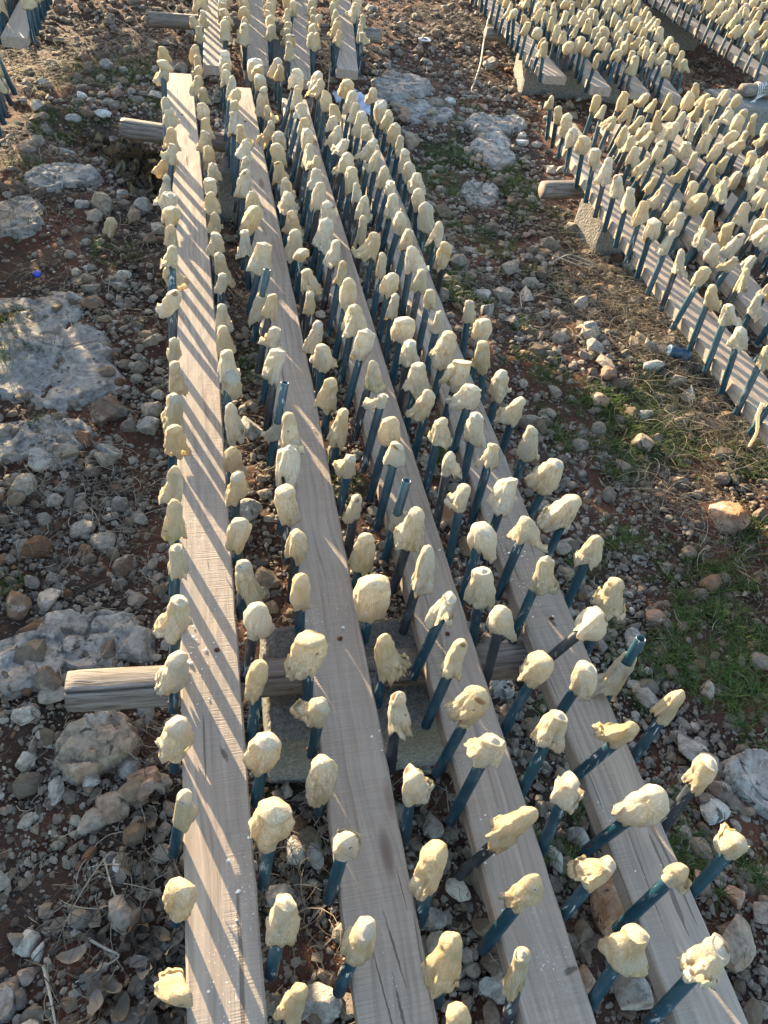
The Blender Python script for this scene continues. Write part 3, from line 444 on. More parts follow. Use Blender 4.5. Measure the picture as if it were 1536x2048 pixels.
ROCKS=[(-.346, 3.396, .099, .132, 't', 'squarish tan boulder among the upper left stones'), (-.167, 3.357, .093, .075, 'g', 'grey boulder beside the leftmost plank, level with the tan boulder'), (-.244, 2.817, .079, .039, 'w', 'whitish stone on red soil above the pale bedrock slab'), (-.265, 2.743, .081, .046, 'g', 'smooth grey cobble beside the pale bedrock slab'), (-.355, 2.608, .09, .063, 'b', 'brown grey block lying on the edge of the pale bedrock slab'), (-.296, 2.022, .101, .095, 'b', 'dark brown angular boulder on the lower edge of the pale bedrock slab'), (-.478, 1.8, .088, .073, 'p', 'pale angular stone on the low rock shelf'), (-.283, 1.837, .093, .053, 'g', 'rough grey stone between the rock shelf and the leftmost plank'), (-.407, 1.839, .095, .055, 't', 'tan grey slab stone on the low rock shelf'), (-.155, 1.944, .084, .071, 'g', 'grey stone close to the leftmost plank below the brown boulder'), (-.242, 1.625, .056, .053, 'g', 'grey stone on gravel beside the leftmost plank, above the brown one'), (-.229, 1.392, .069, .058, 'b', 'brown rounded stone on gravel above the near log'), (-.485, 1.283, .062, .078, 'b', 'dark brown upright boulder at left above the lichen rock'), (-.417, 1.295, .066, .066, 'p', 'pale block stone beside the dark brown upright boulder'), (-.26, 1.117, .043, .053, 'b', 'small brown stone on the lichen rock'), (-.386, 1.024, .072, .055, 'b', 'brown stone wedged against the sawn end of the near log'), (-.435, .946, .067, .047, 'p', 'long pale cobble left of the large flat topped boulder'), (-.259, .949, .059, .04, 'g', 'grey pitted cobble under the near log'), (-.173, .942, .041, .062, 'g', 'upright grey stone under the near log'), (-.179, .753, .085, .074, 'r', 'rust brown angular rock right of the flat topped boulder'), (-.204, .802, .057, .057, 'g', 'grey wedge stone between the flat topped boulder and the leftmost plank'), (-.289, .781, .049, .038, 'p', 'pale stone tucked under the flat topped boulder'), (-.363, .77, .04, .062, 'p', 'tall pale stone at the lower left of the flat topped boulder'), (-.242, .708, .079, .055, 't', 'round smooth greyish cobble below the rust brown rock'), (-.426, .842, .049, .045, 'p', 'pale faceted stone on soil left of the flat topped boulder'), (-.43, .791, .029, .029, 'b', 'small rusty cobble below the pale faceted stone'), (-.393, .469, .054, .043, 'p', 'pale triangular stone on gravel at lower left'), (-.37, .447, .029, .031, 'p', 'small pale stone touching the triangular one'), (-.39, .41, .034, .03, 't', 'tan cobble above the bottom left corner'), (-.229, .581, .027, .025, 'w', 'small white angular stone on gravel near the leftmost plank'), (.125, 1.544, .087, .075, 'g', 'dark grey pitted rock between the first and second planks'), (.169, 1.901, .076, .099, 'g', 'grey rock in the shade between the first two planks'), (.129, 1.236, .055, .055, 'b', 'brown rubble stone between the first two planks'), (.096, .47, .063, .042, 'g', 'grey lump of rock between the first two planks near the bottom'), (.176, .535, .045, .056, 'g', 'pitted grey cobble beside the second plank'), (.138, .549, .052, .065, 'p', 'pale angular rock beside the pitted cobble'), (.15, .264, .087, .064, 'g', 'large grey rock between the first two planks at the bottom'), (.45, .557, .052, .05, 'g', 'faceted grey stone right of the second plank'), (.469, .41, .049, .047, 'p', 'bluish pale stone between second and third planks'), (.408, .367, .05, .042, 'g', 'dark grey stone between second and third planks'), (.737, 1.468, .096, .075, 'r', 'rusty rock between the third and fourth planks'), (.703, 1.465, .046, .062, 't', 'tan stone behind the rusty rock between planks'), (.79, .328, .1, .1, 'r', 'rust and black split boulder between the two rightmost planks'), (.783, .476, .053, .048, 'g', 'grey angular rock between the two rightmost planks'), (.709, .444, .04, .07, 'p', 'pale upright stone between the two rightmost planks'), (.763, .16, .085, .081, 'g', 'rough grey boulder between the two rightmost planks at the bottom'), (.682, .193, .041, .061, 'r', 'rusty grey stone beside the third plank at the bottom'), (1.666, 1.36, .125, .128, 'r', 'orange and white boulder in grass at right'), (1.242, 1.025, .066, .052, 'r', 'flat rust red stone right of the front rack'), (1.155, .966, .056, .073, 'p', 'pale stone beside the empty black pipe'), (1.154, .64, .089, .084, 'g', 'grey limestone boulder right of the fourth plank'), (1.275, .785, .046, .043, 't', 'tan cobble in the grass right of the fourth plank'), (1.196, .611, .051, .043, 't', 'tan grey rock beside the limestone boulder'), (1.144, .48, .07, .053, 'p', 'pale nugget rock right of the fourth plank'), (1.179, .527, .056, .049, 'b', 'brown round cobble above the pale nugget'), (1.032, .211, .082, .099, 't', 'flat pinkish slab stone at lower right'), (1.087, .289, .056, .049, 'r', 'rusty red stone with white spots at lower right'), (1.015, .334, .045, .045, 'r', 'small rust rock beside the fourth plank'), (1.476, 1.984, .071, .068, 'r', 'pink and white stone on the path between racks'), (1.579, 2.308, .085, .065, 'p', 'pale boulder with brown side on the path between racks'), (1.582, 2.437, .079, .046, 'r', 'rusty stone half in dry grass between racks'), (1.784, 2.175, .104, .052, 'w', 'oblong pale stone beside the blue can'), (1.612, 2.442, .083, .075, 'g', 'grey boulder in dry grass between racks'), (1.657, 2.641, .083, .083, 'p', 'pale boulder at the edge of the right rack'), (1.822, 2.294, .078, .082, 'g', 'grey rounded boulder in straw by the right rack'), (1.295, 2.512, .074, .066, 'g', 'grey boulder beside the lone tall pipe of the fourth plank'), (1.204, 2.573, .067, .062, 'g', 'dark pitted boulder right of the fourth plank'), (1.231, 2.72, .094, .06, 'p', 'white crusted rock right of the fourth plank'), (1.631, 1.911, .078, .049, 'g', 'flat grey stone in grass near the right rack'), (1.875, 2.014, .082, .09, 'g', 'grey block stone under the right rack edge'), (1.551, 1.762, .083, .072, 't', 'tan lichen rock on the gravel path'), (1.571, 2.133, .074, .059, 'r', 'orange stained stone on the gravel path'), (1.942, 4.305, .087, .052, 'w', 'bright white flake of stone beside the right rack corner'), (1.884, 4.88, .063, .057, 'r', 'orange stone on scree before the big concrete block'), (1.68, 4.943, .082, .063, 'w', 'round white stone on scree'), (2.191, 5.708, .113, .12, 'g', 'grey boulder below the upper right log'), (1.257, 4.277, .123, .095, 't', 'pinkish boulder beside the fourth plank far end'), (1.313, 4.655, .089, .077, 'r', 'reddish stone at the foot of the jagged outcrop'), (3.628, 5.389, .108, .058, 'r', 'red brown rock beside the far right rack'), (3.593, 5.206, .092, .078, 'g', 'grey rock under the red brown rock'), (3.659, 5.105, .119, .084, 'g', 'blocky grey rock near the rope wrapped log'), (-.692, 5.222, .104, .058, 't', 'pinkish boulder in straw at the upper left rack'), (-.536, 3.99, .092, .048, 'p', 'flat pale stone in grass at upper left'), (-.702, 4.041, .087, .058, 't', 'tan boulder half buried at far left'), (-.378, 4.397, .099, .042, 'w', 'white flat stone in grass above the upper log'), (-.523, 4.374, .088, .051, 'p', 'pale stone next to the white flat one'), (-.318, 4.769, .094, .066, 'r', 'reddish rock in grass at upper left'), (-.502, 4.682, .07, .049, 'w', 'striped white stone left of the reddish rock'), (-.716, 4.84, .093, .049, 'p', 'pale rock near the left rack end'), (-.554, 5.038, .085, .051, 'r', 'rusty rock near the left rack end'), (-.384, 5.243, .1, .077, 'g', 'grey rock in grass left of the front rack far end'), (-.29, 5.179, .077, .053, 'g', 'grey rock beside another at the foot of the far scree'), (-.293, 3.859, .11, .057, 't', 'tan flat rock by the dark leaf heap'), (-.429, 3.388, .065, .052, 'g', 'grey stone touching the squarish tan boulder'), (-.265, 3.515, .068, .045, 'g', 'grey stone above the grey boulder by the plank'), (-.386, 2.865, .043, .028, 'w', 'small white stone on red soil left of leftmost plank')]
GREEN=[(-.6,2.37,.13,2),(-.65,2.55,.1,2),(-.06,4.61,.21,2),(-.47,5.06,.28,2),(-.28,5.25,.26,2),(-.58,4.35,.25,2),(-.68,3.78,.15,2),(-.14,3.82,.16,1),(1.73,4.48,.19,2),(1.73,3.72,.17,4),(1.69,3.95,.18,2),(1.74,4.84,.1,2),(1.51,4.12,.21,3),(1.35,3.76,.17,3),(1.29,3.92,.15,3),(1.24,3.34,.11,2),(1.57,2.81,.15,1),(1.08,2.81,.14,3),(1.14,2.7,.12,2),(1.3,2.18,.13,2),(1.45,1.99,.12,2),(1.5,1.77,.14,3),(1.63,1.93,.17,3),(1.42,1.65,.1,3),(1.68,1.76,.16,2),(1.91,1.69,.18,3),(2.13,1.96,.11,3),(1.53,1.16,.12,3),(1.72,1.3,.11,3),(1.31,.82,.11,4),(1.35,.72,.09,4),(1.26,.92,.09,3),(1.48,.89,.11,4),(1.36,1.03,.1,3),(1.16,.89,.09,3),(1.11,1.02,.06,1),(.76,.43,.06,2),(.82,.56,.05,2),(.68,.47,.05,2),(.82,.76,.06,2),(1.05,.38,.08,2),(1.13,.33,.05,2),(.46,2.34,.1,1),(.28,2.25,.1,3),(.45,1.66,.11,1),(.8,1.77,.11,1),(1.78,2.07,.13,3),(2.07,2.32,.14,2),(3.13,5.66,.16,3),(3.55,4.75,.15,2),(-.53,1.35,.06,2),(-.48,1.98,.03,1),(1.32,2.51,.09,2),(1.26,1.81,.12,2),(-.67,3.23,.14,2),(-.32,2.96,.13,1),(2.0,4.72,.1,1),(1.39,3.16,.16,2),(1.76,3.41,.17,2),(.98,3.06,.15,2),(1.01,.48,.08,2),(1.27,1.31,.09,2),(1.37,1.22,.08,1),(1.11,1.24,.08,1)]
STRAW=[(1.84,2.58,.26,9),(1.89,2.29,.2,8),(1.84,2.98,.23,7),(2.02,2.09,.2,8),(1.94,1.74,.18,7),(1.87,3.26,.16,5),(1.8,1.89,.21,6),(2.41,2.57,.2,3),(1.45,2.47,.18,3),(-.69,3.93,.23,6),(-.7,3.36,.14,4),(-.69,5.1,.31,6),(-.34,5.67,.31,5),(-.05,5.37,.27,3),(.33,2.5,.15,5),(.23,2.67,.11,4),(.25,1.81,.11,4),(.18,2.12,.08,3),(.18,.61,.09,3),(.15,.41,.07,2),(.14,.49,.07,2),(.14,.92,.05,3),(-.19,.57,.12,2),(-.3,.4,.12,1),(-.16,.86,.05,4),(1.13,3.38,.19,3),(1.22,2.81,.19,3),(.77,3.19,.15,4),(.57,2.81,.12,4),(.24,3.35,.15,5),(.28,5.8,.22,4),(3.58,5.74,.37,6),(4.1,6.15,.35,6),(2.1,6.53,.51,5),(2.5,6.5,.26,5),(3.73,6.42,.27,5),(.16,3.84,.16,4),(.85,3.89,.17,3),(.78,2.39,.11,3),(.86,2.2,.1,2),(1.55,1.59,.19,4),(1.6,1.25,.16,3),(.52,.67,.07,2),(2.03,4.51,.2,3),(2.03,5.48,.23,3),(1.65,2.69,.19,4),(-.24,2.54,.16,1),(-.5,2.82,.26,1),(-.33,1.64,.26,2),(-.15,3.2,.19,3),(-.81,5.31,.19,4)]

for i, (lab, h, P) in enumerate(SLABS):
    slab('rock', lab, h, P, STN['gggggbgggggggpbg'[i % 16] if i not in (5,) else 't'], 50+i)
for i, (x, y, w, d, c, lab) in enumerate(ROCKS):
    r = np.random.default_rng(500+i); V0, F0 = ICO[4] if w > .07 else ICO[3]
    V = facet(V0, 900+i, 10, .04); V = V+V*(.04*sin3(V, 9, 6, i)+.022*sin3(V, 24, 6, i+50)+.012*sin3(V, 50, 6, i+90))[:, None]
    V = V/np.abs(V).max(0)
    hz = min(w, d)*r.uniform(.38, .55); V = V*np.array([w/2, max(d*.62, w*.3), hz])
    a = r.uniform(-.35, .35)-.2; ca, sa = math.cos(a), math.sin(a); V[:, :2] = V[:, :2]@np.array([[ca, sa], [-sa, ca]])
    tag(build('rock', V, F0, STN[c], smooth=False, loc=(x, y, gz(x, y)+hz*.45)), lab, 'rock')

# ------------------------------------------------------------------ boards
def sweep(path, prof, close=True, jit=0.0, seed=0):
    """rings of profile points (x,z) along path [(x,y,z)] mostly in +y; returns V, quads"""
    path = np.array(path); n = len(path); k = len(prof); r = np.random.default_rng(seed)
    d = np.gradient(path, axis=0); d /= np.linalg.norm(d, axis=1)[:, None]
    s = np.cross(d, [0, 0, 1.0]); s /= np.linalg.norm(s, axis=1)[:, None]; u = np.cross(s, d)
    pr = np.array(prof); V = path[:, None]+s[:, None]*pr[None, :, :1]+u[:, None]*pr[None, :, 1:]
    if jit: V = V+s[:, None]*(jit*r.normal(size=(n, k, 1)))+u[:, None]*(jit*.4*r.normal(size=(n, k, 1)))
    i = np.arange(n*k).reshape(n, k); j = np.roll(i, -1, 1)
    Q = np.stack([i[:-1], j[:-1], j[1:], i[1:]], -1).reshape(-1, 4)
    return V.reshape(-1, 3), Q, i

def plank(pts, w, z, lab, grp, seed, mat=None, spots=()):
    pts = np.array(pts); y0, y1 = pts[0, 1], pts[-1, 1]; n = 90; Y_ = np.linspace(y0, y1, n)
    # smooth interpolation of the measured centre line
    X_ = np.interp(Y_, pts[:, 1], pts[:, 0]); ker = np.hanning(15); ker /= ker.sum(); X_ = np.convolve(np.pad(X_, 7, 'reflect', reflect_type='odd'), ker, 'valid')
    rr = np.random.default_rng(seed); zz = z+.0015*np.sin(Y_*rr.uniform(.8, 1.6)+seed)
    t = .046; c = .0035; a = w/2
    # top is finely divided across
    top = [(-a+c+(2*a-2*c)*q, 0) for q in np.linspace(0, 1, 9)]
    prof = [(-a, -c)]+top+[(a, -c), (a, -t+c), (a-c, -t), (-a+c, -t), (-a, -t+c)]
    V, Q, idx = sweep(np.stack([X_, Y_, zz], -1), prof, jit=.0005, seed=seed)
    k = len(prof); org = np.array([X_[n//2], Y_[n//2], z])
    me = V-org
    # end caps as fans around centre
    caps = []; extra = []
    for e, ring in ((0, idx[0]), (1, idx[-1])):
        ci = len(V)+e; extra.append((V[ring].mean(0))-org); rn = np.roll(ring, -1)
        caps.append(np.stack([np.full(k, ci), ring, rn] if e == 0 else [np.full(k, ci), rn, ring], -1))
    me = np.concatenate([me, extra])
    if spots: mat = m_wood([(a_-org[0], b_-org[1], c_, d_, e_) for a_, b_, c_, d_, e_ in spots])
    o = build('plank', me, [Q, np.concatenate(caps)], mat or WOOD, smooth=False, loc=tuple(org))
    tag(o, lab, 'plank', grp)
    return o, (lambda y: float(np.interp(y, Y_, X_)))

def disc_nail(parent, x, y, z):
    n = 10; V = []; 
    for r, h in ((.0055, 0), (.0055, .0018), (.004, .0032)):
        V += [(x+r*math.cos(a), y+r*math.sin(a), z+h) for a in np.linspace(0, 2*PI, n, endpoint=False)]
    V.append((x, y, z+.0034)); i = np.arange(3*n).reshape(3, n); j = np.roll(i, -1, 1)
    Q = np.stack([i[:-1], j[:-1], j[1:], i[1:]], -1).reshape(-1, 4); T = np.stack([i[2], j[2], np.full(n, 3*n)], -1)
    V = np.array(V)-np.array(parent.location); build('nail', V, [Q, T], NAILM, parent)

PIPE_R = .0108
def pipe_mesh(A, T, z0, top_cut=0.0, R=PIPE_R, n=14, thick=.002):
    """open tube whose axis passes A (at the plank edge) and T; from z0 below the plank top up to T minus top_cut"""
    A = np.array(A); T = np.array(T); ax = (T-A)/np.linalg.norm(T-A); B = A-ax*((A[2]-z0)/ax[2]); E_ = T-ax*top_cut
    s = np.cross(ax, [0, 1, 0]); s /= np.linalg.norm(s); u = np.cross(s, ax); th = np.linspace(0, 2*PI, n, endpoint=False)
    ring = lambda C, r: C+r*(np.cos(th)[:, None]*s+np.sin(th)[:, None]*u)
    e = ax*.0012
    L = [ring(B+e*2, R-thick), ring(B, R-thick*.8), ring(B, R-.0006), ring(B+e, R), ring(B+ax*.006, R), ring(E_-e, R), ring(E_, R-.0006), ring(E_, R-thick), ring(E_-ax*.05, R-thick)]
    V = np.concatenate(L); i = np.arange(len(L)*n).reshape(-1, n); j = np.roll(i, -1, 1)
    Q = np.stack([i[:-1], i[1:], j[1:], j[:-1]], -1)[..., ::-1].reshape(-1, 4)
    # closing disc deep inside bottom so it is not see-through
    V = np.concatenate([V, [B+e*2]]); T3 = np.stack([np.full(n, len(V)-1), i[0], j[0]], -1)
    return V, Q, T3, ax, B

# ------------------------------------------------------------------ squash skins
def squash(Tp, ax, le, w, fl, seed, nt=60, ns=36):
    """skin of a hollowed dried squash pulled over a pipe; Tp top point, ax unit axis up"""
    r = np.random.default_rng(seed)
    bare = 'n' in fl
    th = np.linspace(0, 2*PI, nt, endpoint=False); s = np.concatenate([np.linspace(0, .16, ns//3, endpoint=False)**1.0, np.linspace(.16, 1, ns-ns//3)])
    TH_, S = np.meshgrid(th, s)
    typ = r.choice(3, p=[.58, .24, .18]); hw = w/2*1.04; le = le*.94
    if 'f' in fl: typ = 0
    ss = S
    if typ == 0: R = hw*(.56+.42*ss**1.05)
    elif typ == 1: R = hw*(.78+.16*np.sin(PI*ss))
    else: R = hw*(.55+.45*np.sin(PI*np.clip(ss*.78+.08, 0, 1))**.9)
    if 'f' in fl: R = R*(1+.22*ss**4)
    R = R*(1-.10*np.exp(-((ss-.22)/.09)**2)*(r.random() < .5))
    dome = .07 if 'c' in fl else r.uniform(.11, .2)
    d = np.clip(ss/dome, 0, 1); cap = np.sqrt(np.clip(1-(1-d)**2, 0, 1)); 
    cap = np.maximum(cap, .001)
    if not bare: R = R*cap
    # stiff, nearly flat facets meeting in lengthwise ridges, with a few sharp grooves
    ramp = np.clip(.30+.75*ss, 0, 1)
    npl = int(r.integers(4, 7)); ph = np.cumsum(r.uniform(.6, 1.4, npl)); ph = ph/ph[-1]*2*PI+r.uniform(0, 6.28); dp = r.uniform(.72, 1.0, npl); tw = r.normal(0, .25)
    poly = np.full(TH_.shape, 1.30)
    for f_, d_ in zip(ph, dp):
        ca_ = np.cos(TH_-f_-tw*ss); poly = np.minimum(poly, np.where(ca_ > .15, d_/np.maximum(ca_, .15), 9.))
    fold = (poly/poly[0].mean()-1)
    pl = 0
    for q in range(r.integers(2, 6)):
        t0 = r.uniform(0, 6.28); wdt = r.uniform(.07, .20); dd = np.angle(np.exp(1j*(TH_-t0-r.normal()*.22*ss))); s0 = r.uniform(-.2, .45)
        pl = pl-r.uniform(.06, .20)*np.exp(-np.abs(dd)/wdt)*np.clip((ss-s0)*1.8, 0, 1)
    if r.random() < .5:
        t0 = r.uniform(0, 6.28); dd = np.angle(np.exp(1j*(TH_-t0-r.normal()*.3*ss))); pl = pl+r.uniform(.08, .22)*np.exp(-np.abs(dd)/.14)*np.clip(ss*1.7-.35, 0, 1)
    dent = 0
    for q in range(r.integers(1, 3)):
        t0 = r.uniform(0, 6.28); s0 = r.uniform(.2, .8); dd = np.angle(np.exp(1j*(TH_-t0)))
        dent = dent-r.uniform(.08, .26)*np.exp(-(dd/r.uniform(.35, .7))**2-((ss-s0)/r.uniform(.15, .3))**2)
    if 't' in fl:
        t0 = r.uniform(3.4, 6.0); dd = np.angle(np.exp(1j*(TH_-t0))); dent = dent+.45*np.exp(-(dd/.42)**2)*np.clip(ss*1.5-.45, 0, 1)-.4*np.exp(-((dd-.9)/.35)**2)*ss
    R = R*np.clip(1+ramp*fold+pl+dent, .5, 1.38)
    if not bare: R = R*float(np.clip(hw/np.percentile(R[ss > .35], 86), .72, 1.15))
    el = 1+r.uniform(-.14, .14); ea = r.uniform(0, PI)
    x = R*np.cos(TH_-ea)*el; y = R*np.sin(TH_-ea)/el
    x, y = x*math.cos(ea)-y*math.sin(ea), x*math.sin(ea)+y*math.cos(ea)
    rimv = 0
    for k in (1, 2, 3, 5): rimv = rimv+r.normal()*.065/k**.4*np.cos(k*TH_+r.uniform(0, 6.28))
    for k in (7, 9, 13): rimv = rimv+r.normal()*.022*np.cos(k*TH_+r.uniform(0, 6.28))
    R = R*(1+.10*np.clip((ss-.82)/.18, 0, 1)**1.5*r.uniform(-.5, 1.2))
    if 't' in fl: rimv = rimv+.28*np.exp(-(np.angle(np.exp(1j*(TH_-1.0)))/.5)**2)*-1
    z = -le*ss*(1+rimv*ss**2)
    # cut top slants, nub
    tilt = r.normal(size=2)*.22; topm = np.clip(1-ss/.3, 0, 1)
    z = z+(x*tilt[0]+y*tilt[1])*topm
    if not bare and 'c' not in fl and r.random() < .45: z = z+.004*np.exp(-(ss/.035)**2)
    if 'w' in fl or 'c' in fl: z = z-.0035*np.exp(-((ss-.03)/.03)**2)*(ss > 0)
    bend = r.normal(size=2)*.012; x = x+bend[0]*ss**2+.004*r.normal()*ss; y = y+bend[1]*ss**2
    P = np.stack([x, y, z], -1)
    amp = .0012 if nt > 24 else .001
    nv = sin3(P.reshape(-1, 3), 150, 7, seed).reshape(S.shape); nv2 = np.abs(sin3(P.reshape(-1, 3)*np.array([1, 1, .6]), 260, 6, seed+1).reshape(S.shape))
    cr = np.abs(sin3(P.reshape(-1, 3)*np.array([1, 1, .75]), 95, 5, seed+2).reshape(S.shape))**.6; cr2 = np.abs(sin3(P.reshape(-1, 3)*np.array([1, 1, .5]), 170, 5, seed+3).reshape(S.shape))**.7
    crz = np.clip(1-cr*2.2, 0, 1); kk = 1+(cr*.0040-.0019+cr2*.0036-.0015)/np.maximum(R, .012)*np.clip(ss*5, .25, 1)+(nv*.0024-nv2*.0018+.0006)/np.maximum(R, .012)*np.clip(ss*6, 0, 1)
    rad = np.hypot(P[..., 0], P[..., 1]); kk2 = kk
    P[..., 0] *= kk2; P[..., 1] *= kk2; P[..., 2] += nv*.0016
    # never pass through the pipe
    rad = np.hypot(P[..., 0], P[..., 1]); mn = PIPE_R+.0016; low = (ss > (.10 if not bare else -1))
    f = np.where(low & (rad < mn), mn/np.maximum(rad, 1e-5), 1.0); P[..., 0] *= f; P[..., 1] *= f
    # frame
    sx = np.cross(ax, [0, 1, 0]); sx /= np.linalg.norm(sx); uy = np.cross(ax, sx)
    rim_in = P[-1].copy(); rim_in[:, :2] *= .93; rim_in[:, 2] += .004
    rim_in2 = rim_in.copy(); rim_in2[:, :2] *= .97; rim_in2[:, 2] += .012
    Pl = np.concatenate([P.reshape(-1, 3), rim_in, rim_in2])
    W = np.array(Tp)+Pl[:, :1]*sx+Pl[:, 1:2]*uy+Pl[:, 2:]*ax
    i = np.arange((ns+2)*nt).reshape(-1, nt); j = np.roll(i, -1, 1)
    Q = np.stack([i[:-1], i[1:], j[1:], j[:-1]], -1)
    if 'o' in fl: # a hole rotted through near the top, facing the near side
        keep = np.ones(Q.shape[:2], bool); thc = np.linspace(0, 2*PI, nt, endpoint=False)
        wx = (np.cos(thc)[:, None]*sx+np.sin(thc)[:, None]*uy)@np.array([.2, -1, .2]); a0 = int(np.argmax(wx))
        for a, b in ((0, 6), (1, 6), (0, 7), (1, 7), (-1, 7), (0, 8), (2, 7), (0, 9), (-1, 8)):
            keep[min(b, Q.shape[0]-1), (a0+a) % nt] = False
        Q = Q[keep][:, None]
    Q = Q.reshape(-1, 4)[:, ::-1]
    # masks
    topd = ss
    white = np.clip(1.25-ss/r.uniform(.07, .15), 0, 1) if ('w' in fl) else np.zeros_like(ss)
    brown = np.zeros_like(ss)
    nb = 2 if 'b' in fl else (1 if r.random() < .22 else 0)
    for q in range(nb):
        # spots on the visible side / top
        if q == 0 and 'b' in fl: t0, s0, a_, b_ = r.uniform(0, 6.28), r.uniform(.03, .12), .9, .06
        else: t0, s0, a_, b_ = r.uniform(0, 6.28), r.uniform(.2, .9), .16, .04
        dd = np.angle(np.exp(1j*(TH_-t0))); brown = np.maximum(brown, 1.1*np.exp(-(dd/a_)**2-((ss-s0)/b_)**2))
    if 'o' in fl: brown = np.maximum(brown, .5*np.exp(-((ss-.2)/.12)**2))
    green = (np.clip(.25+.5*ss, 0, 1) if 'g' in fl else (.22*ss if r.random() < .15 else 0*ss))
    yel = (np.clip(.75-.2*ss, 0, 1) if 'y' in fl else r.uniform(0, .3)+0*ss)+.18*(ss > .92)
    yel = np.clip(yel*.8+.5*crz*(ss > .1)+np.clip(-pl*2.2, 0, .6)+.2*np.clip(1-cr2*2.4, 0, 1), 0, 1)
    msk = np.stack([white, brown, green+0*ss, yel], -1).reshape(-1, 4); msk = np.concatenate([msk, msk[-nt:], msk[-nt:]])
    off = r.uniform(0, 60)
    crd = np.stack([np.cos(TH_)*(.25+.75*np.clip(ss/.15, 0, 1)), np.sin(TH_)*(.25+.75*np.clip(ss/.15, 0, 1)), ss*2.6+off], -1).reshape(-1, 3)
    crd = np.concatenate([crd, crd[-nt:], crd[-nt:]])
    return W, Q, msk, crd

# ------------------------------------------------------------------ racks
ORD = 'first second third fourth fifth sixth seventh eighth ninth tenth eleventh twelfth thirteenth fourteenth fifteenth sixteenth seventeenth eighteenth nineteenth twentieth twenty-first twenty-second twenty-third twenty-fourth twenty-fifth twenty-sixth twenty-seventh twenty-eighth twenty-ninth thirtieth thirty-first thirty-second thirty-third thirty-fourth thirty-fifth thirty-sixth'.split()
HALF = dict(w=.0)
def describe(fl, w, le):
    a = 'torn' if 't' in fl else 'holed' if 'o' in fl else 'green-tinged' if 'g' in fl else 'brown-spotted' if 'b' in fl else 'white-topped' if 'w' in fl else 'flat-topped' if 'c' in fl else 'yellowish' if 'y' in fl else 'flared' if 'f' in fl else 'plain'
    s = 'wide' if w > .058 else 'narrow' if w < .043 else 'long' if le > .095 else 'short' if le < .066 else 'medium'
    return s+' '+a
SQ = []      # (projected size, builder arguments)
def put(plank_o, A, T, cut, le, w, fl, seed, where, dark, bare_mesh=True):
    z0 = A[2]-.052
    V, Q, T3, ax, B = pipe_mesh(A, T, z0, 0.0 if 'n' in fl else .010)
    V = V-B
    po = build('pipe', V, [Q, T3], DARK if dark else TEAL, plank_o); po.location = B-np.array(plank_o.location)
    if A[1] < 2.3 and where:          # the screw that fixes the pipe to the plank side, on its outer face
        sg = -1.0 if 'left edge' in where[0] else 1.0; n = 8; th = np.linspace(0, 2*PI, n, endpoint=False); zz = -.024 if A[2] == 0 else A[2]-.024
        c0 = np.array(A)+ax*((zz-A[2])/ax[2]); rings = [np.stack([np.full(n, sg*(PIPE_R-.0006+h)), r_*np.cos(th), r_*np.sin(th)], -1) for r_, h in ((.0042, 0), (.0042, .0012), (.0028, .0024), (.0002, .0026))]
        Vs_ = np.concatenate(rings)+c0-B; i_ = np.arange(4*n).reshape(4, n); j_ = np.roll(i_, -1, 1)
        build('screw', Vs_, np.stack([i_[:-1], j_[:-1], j_[1:], i_[1:]], -1).reshape(-1, 4), NAILM, po)
    Tp = np.array(T)-ax*cut
    a, b, d = proj(Tp); vis = (-40 < a[0] < 1576) and (-60 < b[0] < 2110)
    SQ.append(((w*(le+w*.5))/d[0]**2 if vis else 0.0, Tp, ax, le, w, fl, seed, where))

PROFW = {}
def rack_row(plank_o, cx, w, side, z, ys, lean, where, seed, flv=None):
    r = np.random.default_rng(seed)
    for k, y in enumerate(ys):
        s = -1 if side == 'L' else 1
        A = (cx(y)+s*(w/2+PIPE_R+.0012), y, z)
        Lh = r.normal(.170, .010); T = (A[0]+lean+r.normal(0, .014), y+r.normal(0, .014), z+Lh)
        fl = ''.join(c for c, p in (('w', .28), ('b', .15), ('y', .25), ('g', .06), ('f', .25), ('c', .12), ('t', .07)) if r.random() < p)
        put(plank_o, A, T, 0, float(np.clip(r.normal(.080, .012), .055, .105)), float(np.clip(r.normal(.052, .009), .036, .072)), fl, seed*100+k, where and (where, k), r.random() < .16)

FR = 'planks of the front drying rack'
front = {}
SPOTS = {1: [(.004, .642, .005, .020, .3)],
         2: [(.253, .27, .0022, .07, .12), (.247, .15, .003, .09, .06), (.224, .20, .0015, .10, .1), (.285, .36, .0012, .05, .05)],
         3: [(.537, .184, .016, .006, .2), (.475, .95, .0012, .10, .03)],
         4: [(.753, .845, .004, .012, .3), (.73, .30, .0010, .12, -.03)]}
lean_fix = 0
FP = {1: ([(-.028, -.45), (-.021, .2), (-.017, .6), (-.002, 1.4), (.012, 2.0), (.018, 2.8), (.023, 4.03)], .118, 'leftmost'),
      2: ([(.228, -.45), (.238, .2), (.246, .62), (.256, 1.25), (.264, 1.75), (.27, 2.5), (.275, 3.2), (.284, 3.9)], .124, 'second'),
      3: ([(.492, -.5), (.495, .2), (.495, .6), (.496, 1.25), (.503, 1.9), (.508, 2.5), (.514, 3.1), (.535, 3.8)], .117, 'third'),
      4: ([(.747, -.5), (.748, .2), (.745, .6), (.745, 1.1), (.75, 1.6), (.762, 2.3), (.78, 2.8), (.79, 3.68)], .12, 'rightmost')}
PL = {1: 'long rough sawn plank striped with sunlight, leftmost of the front rack',
      2: 'long grey brown plank split at its near end, second of the front rack',
      3: 'long weathered plank with a knot hole, third of the front rack',
      4: 'long grey plank dusted with white specks, rightmost of the front rack'}
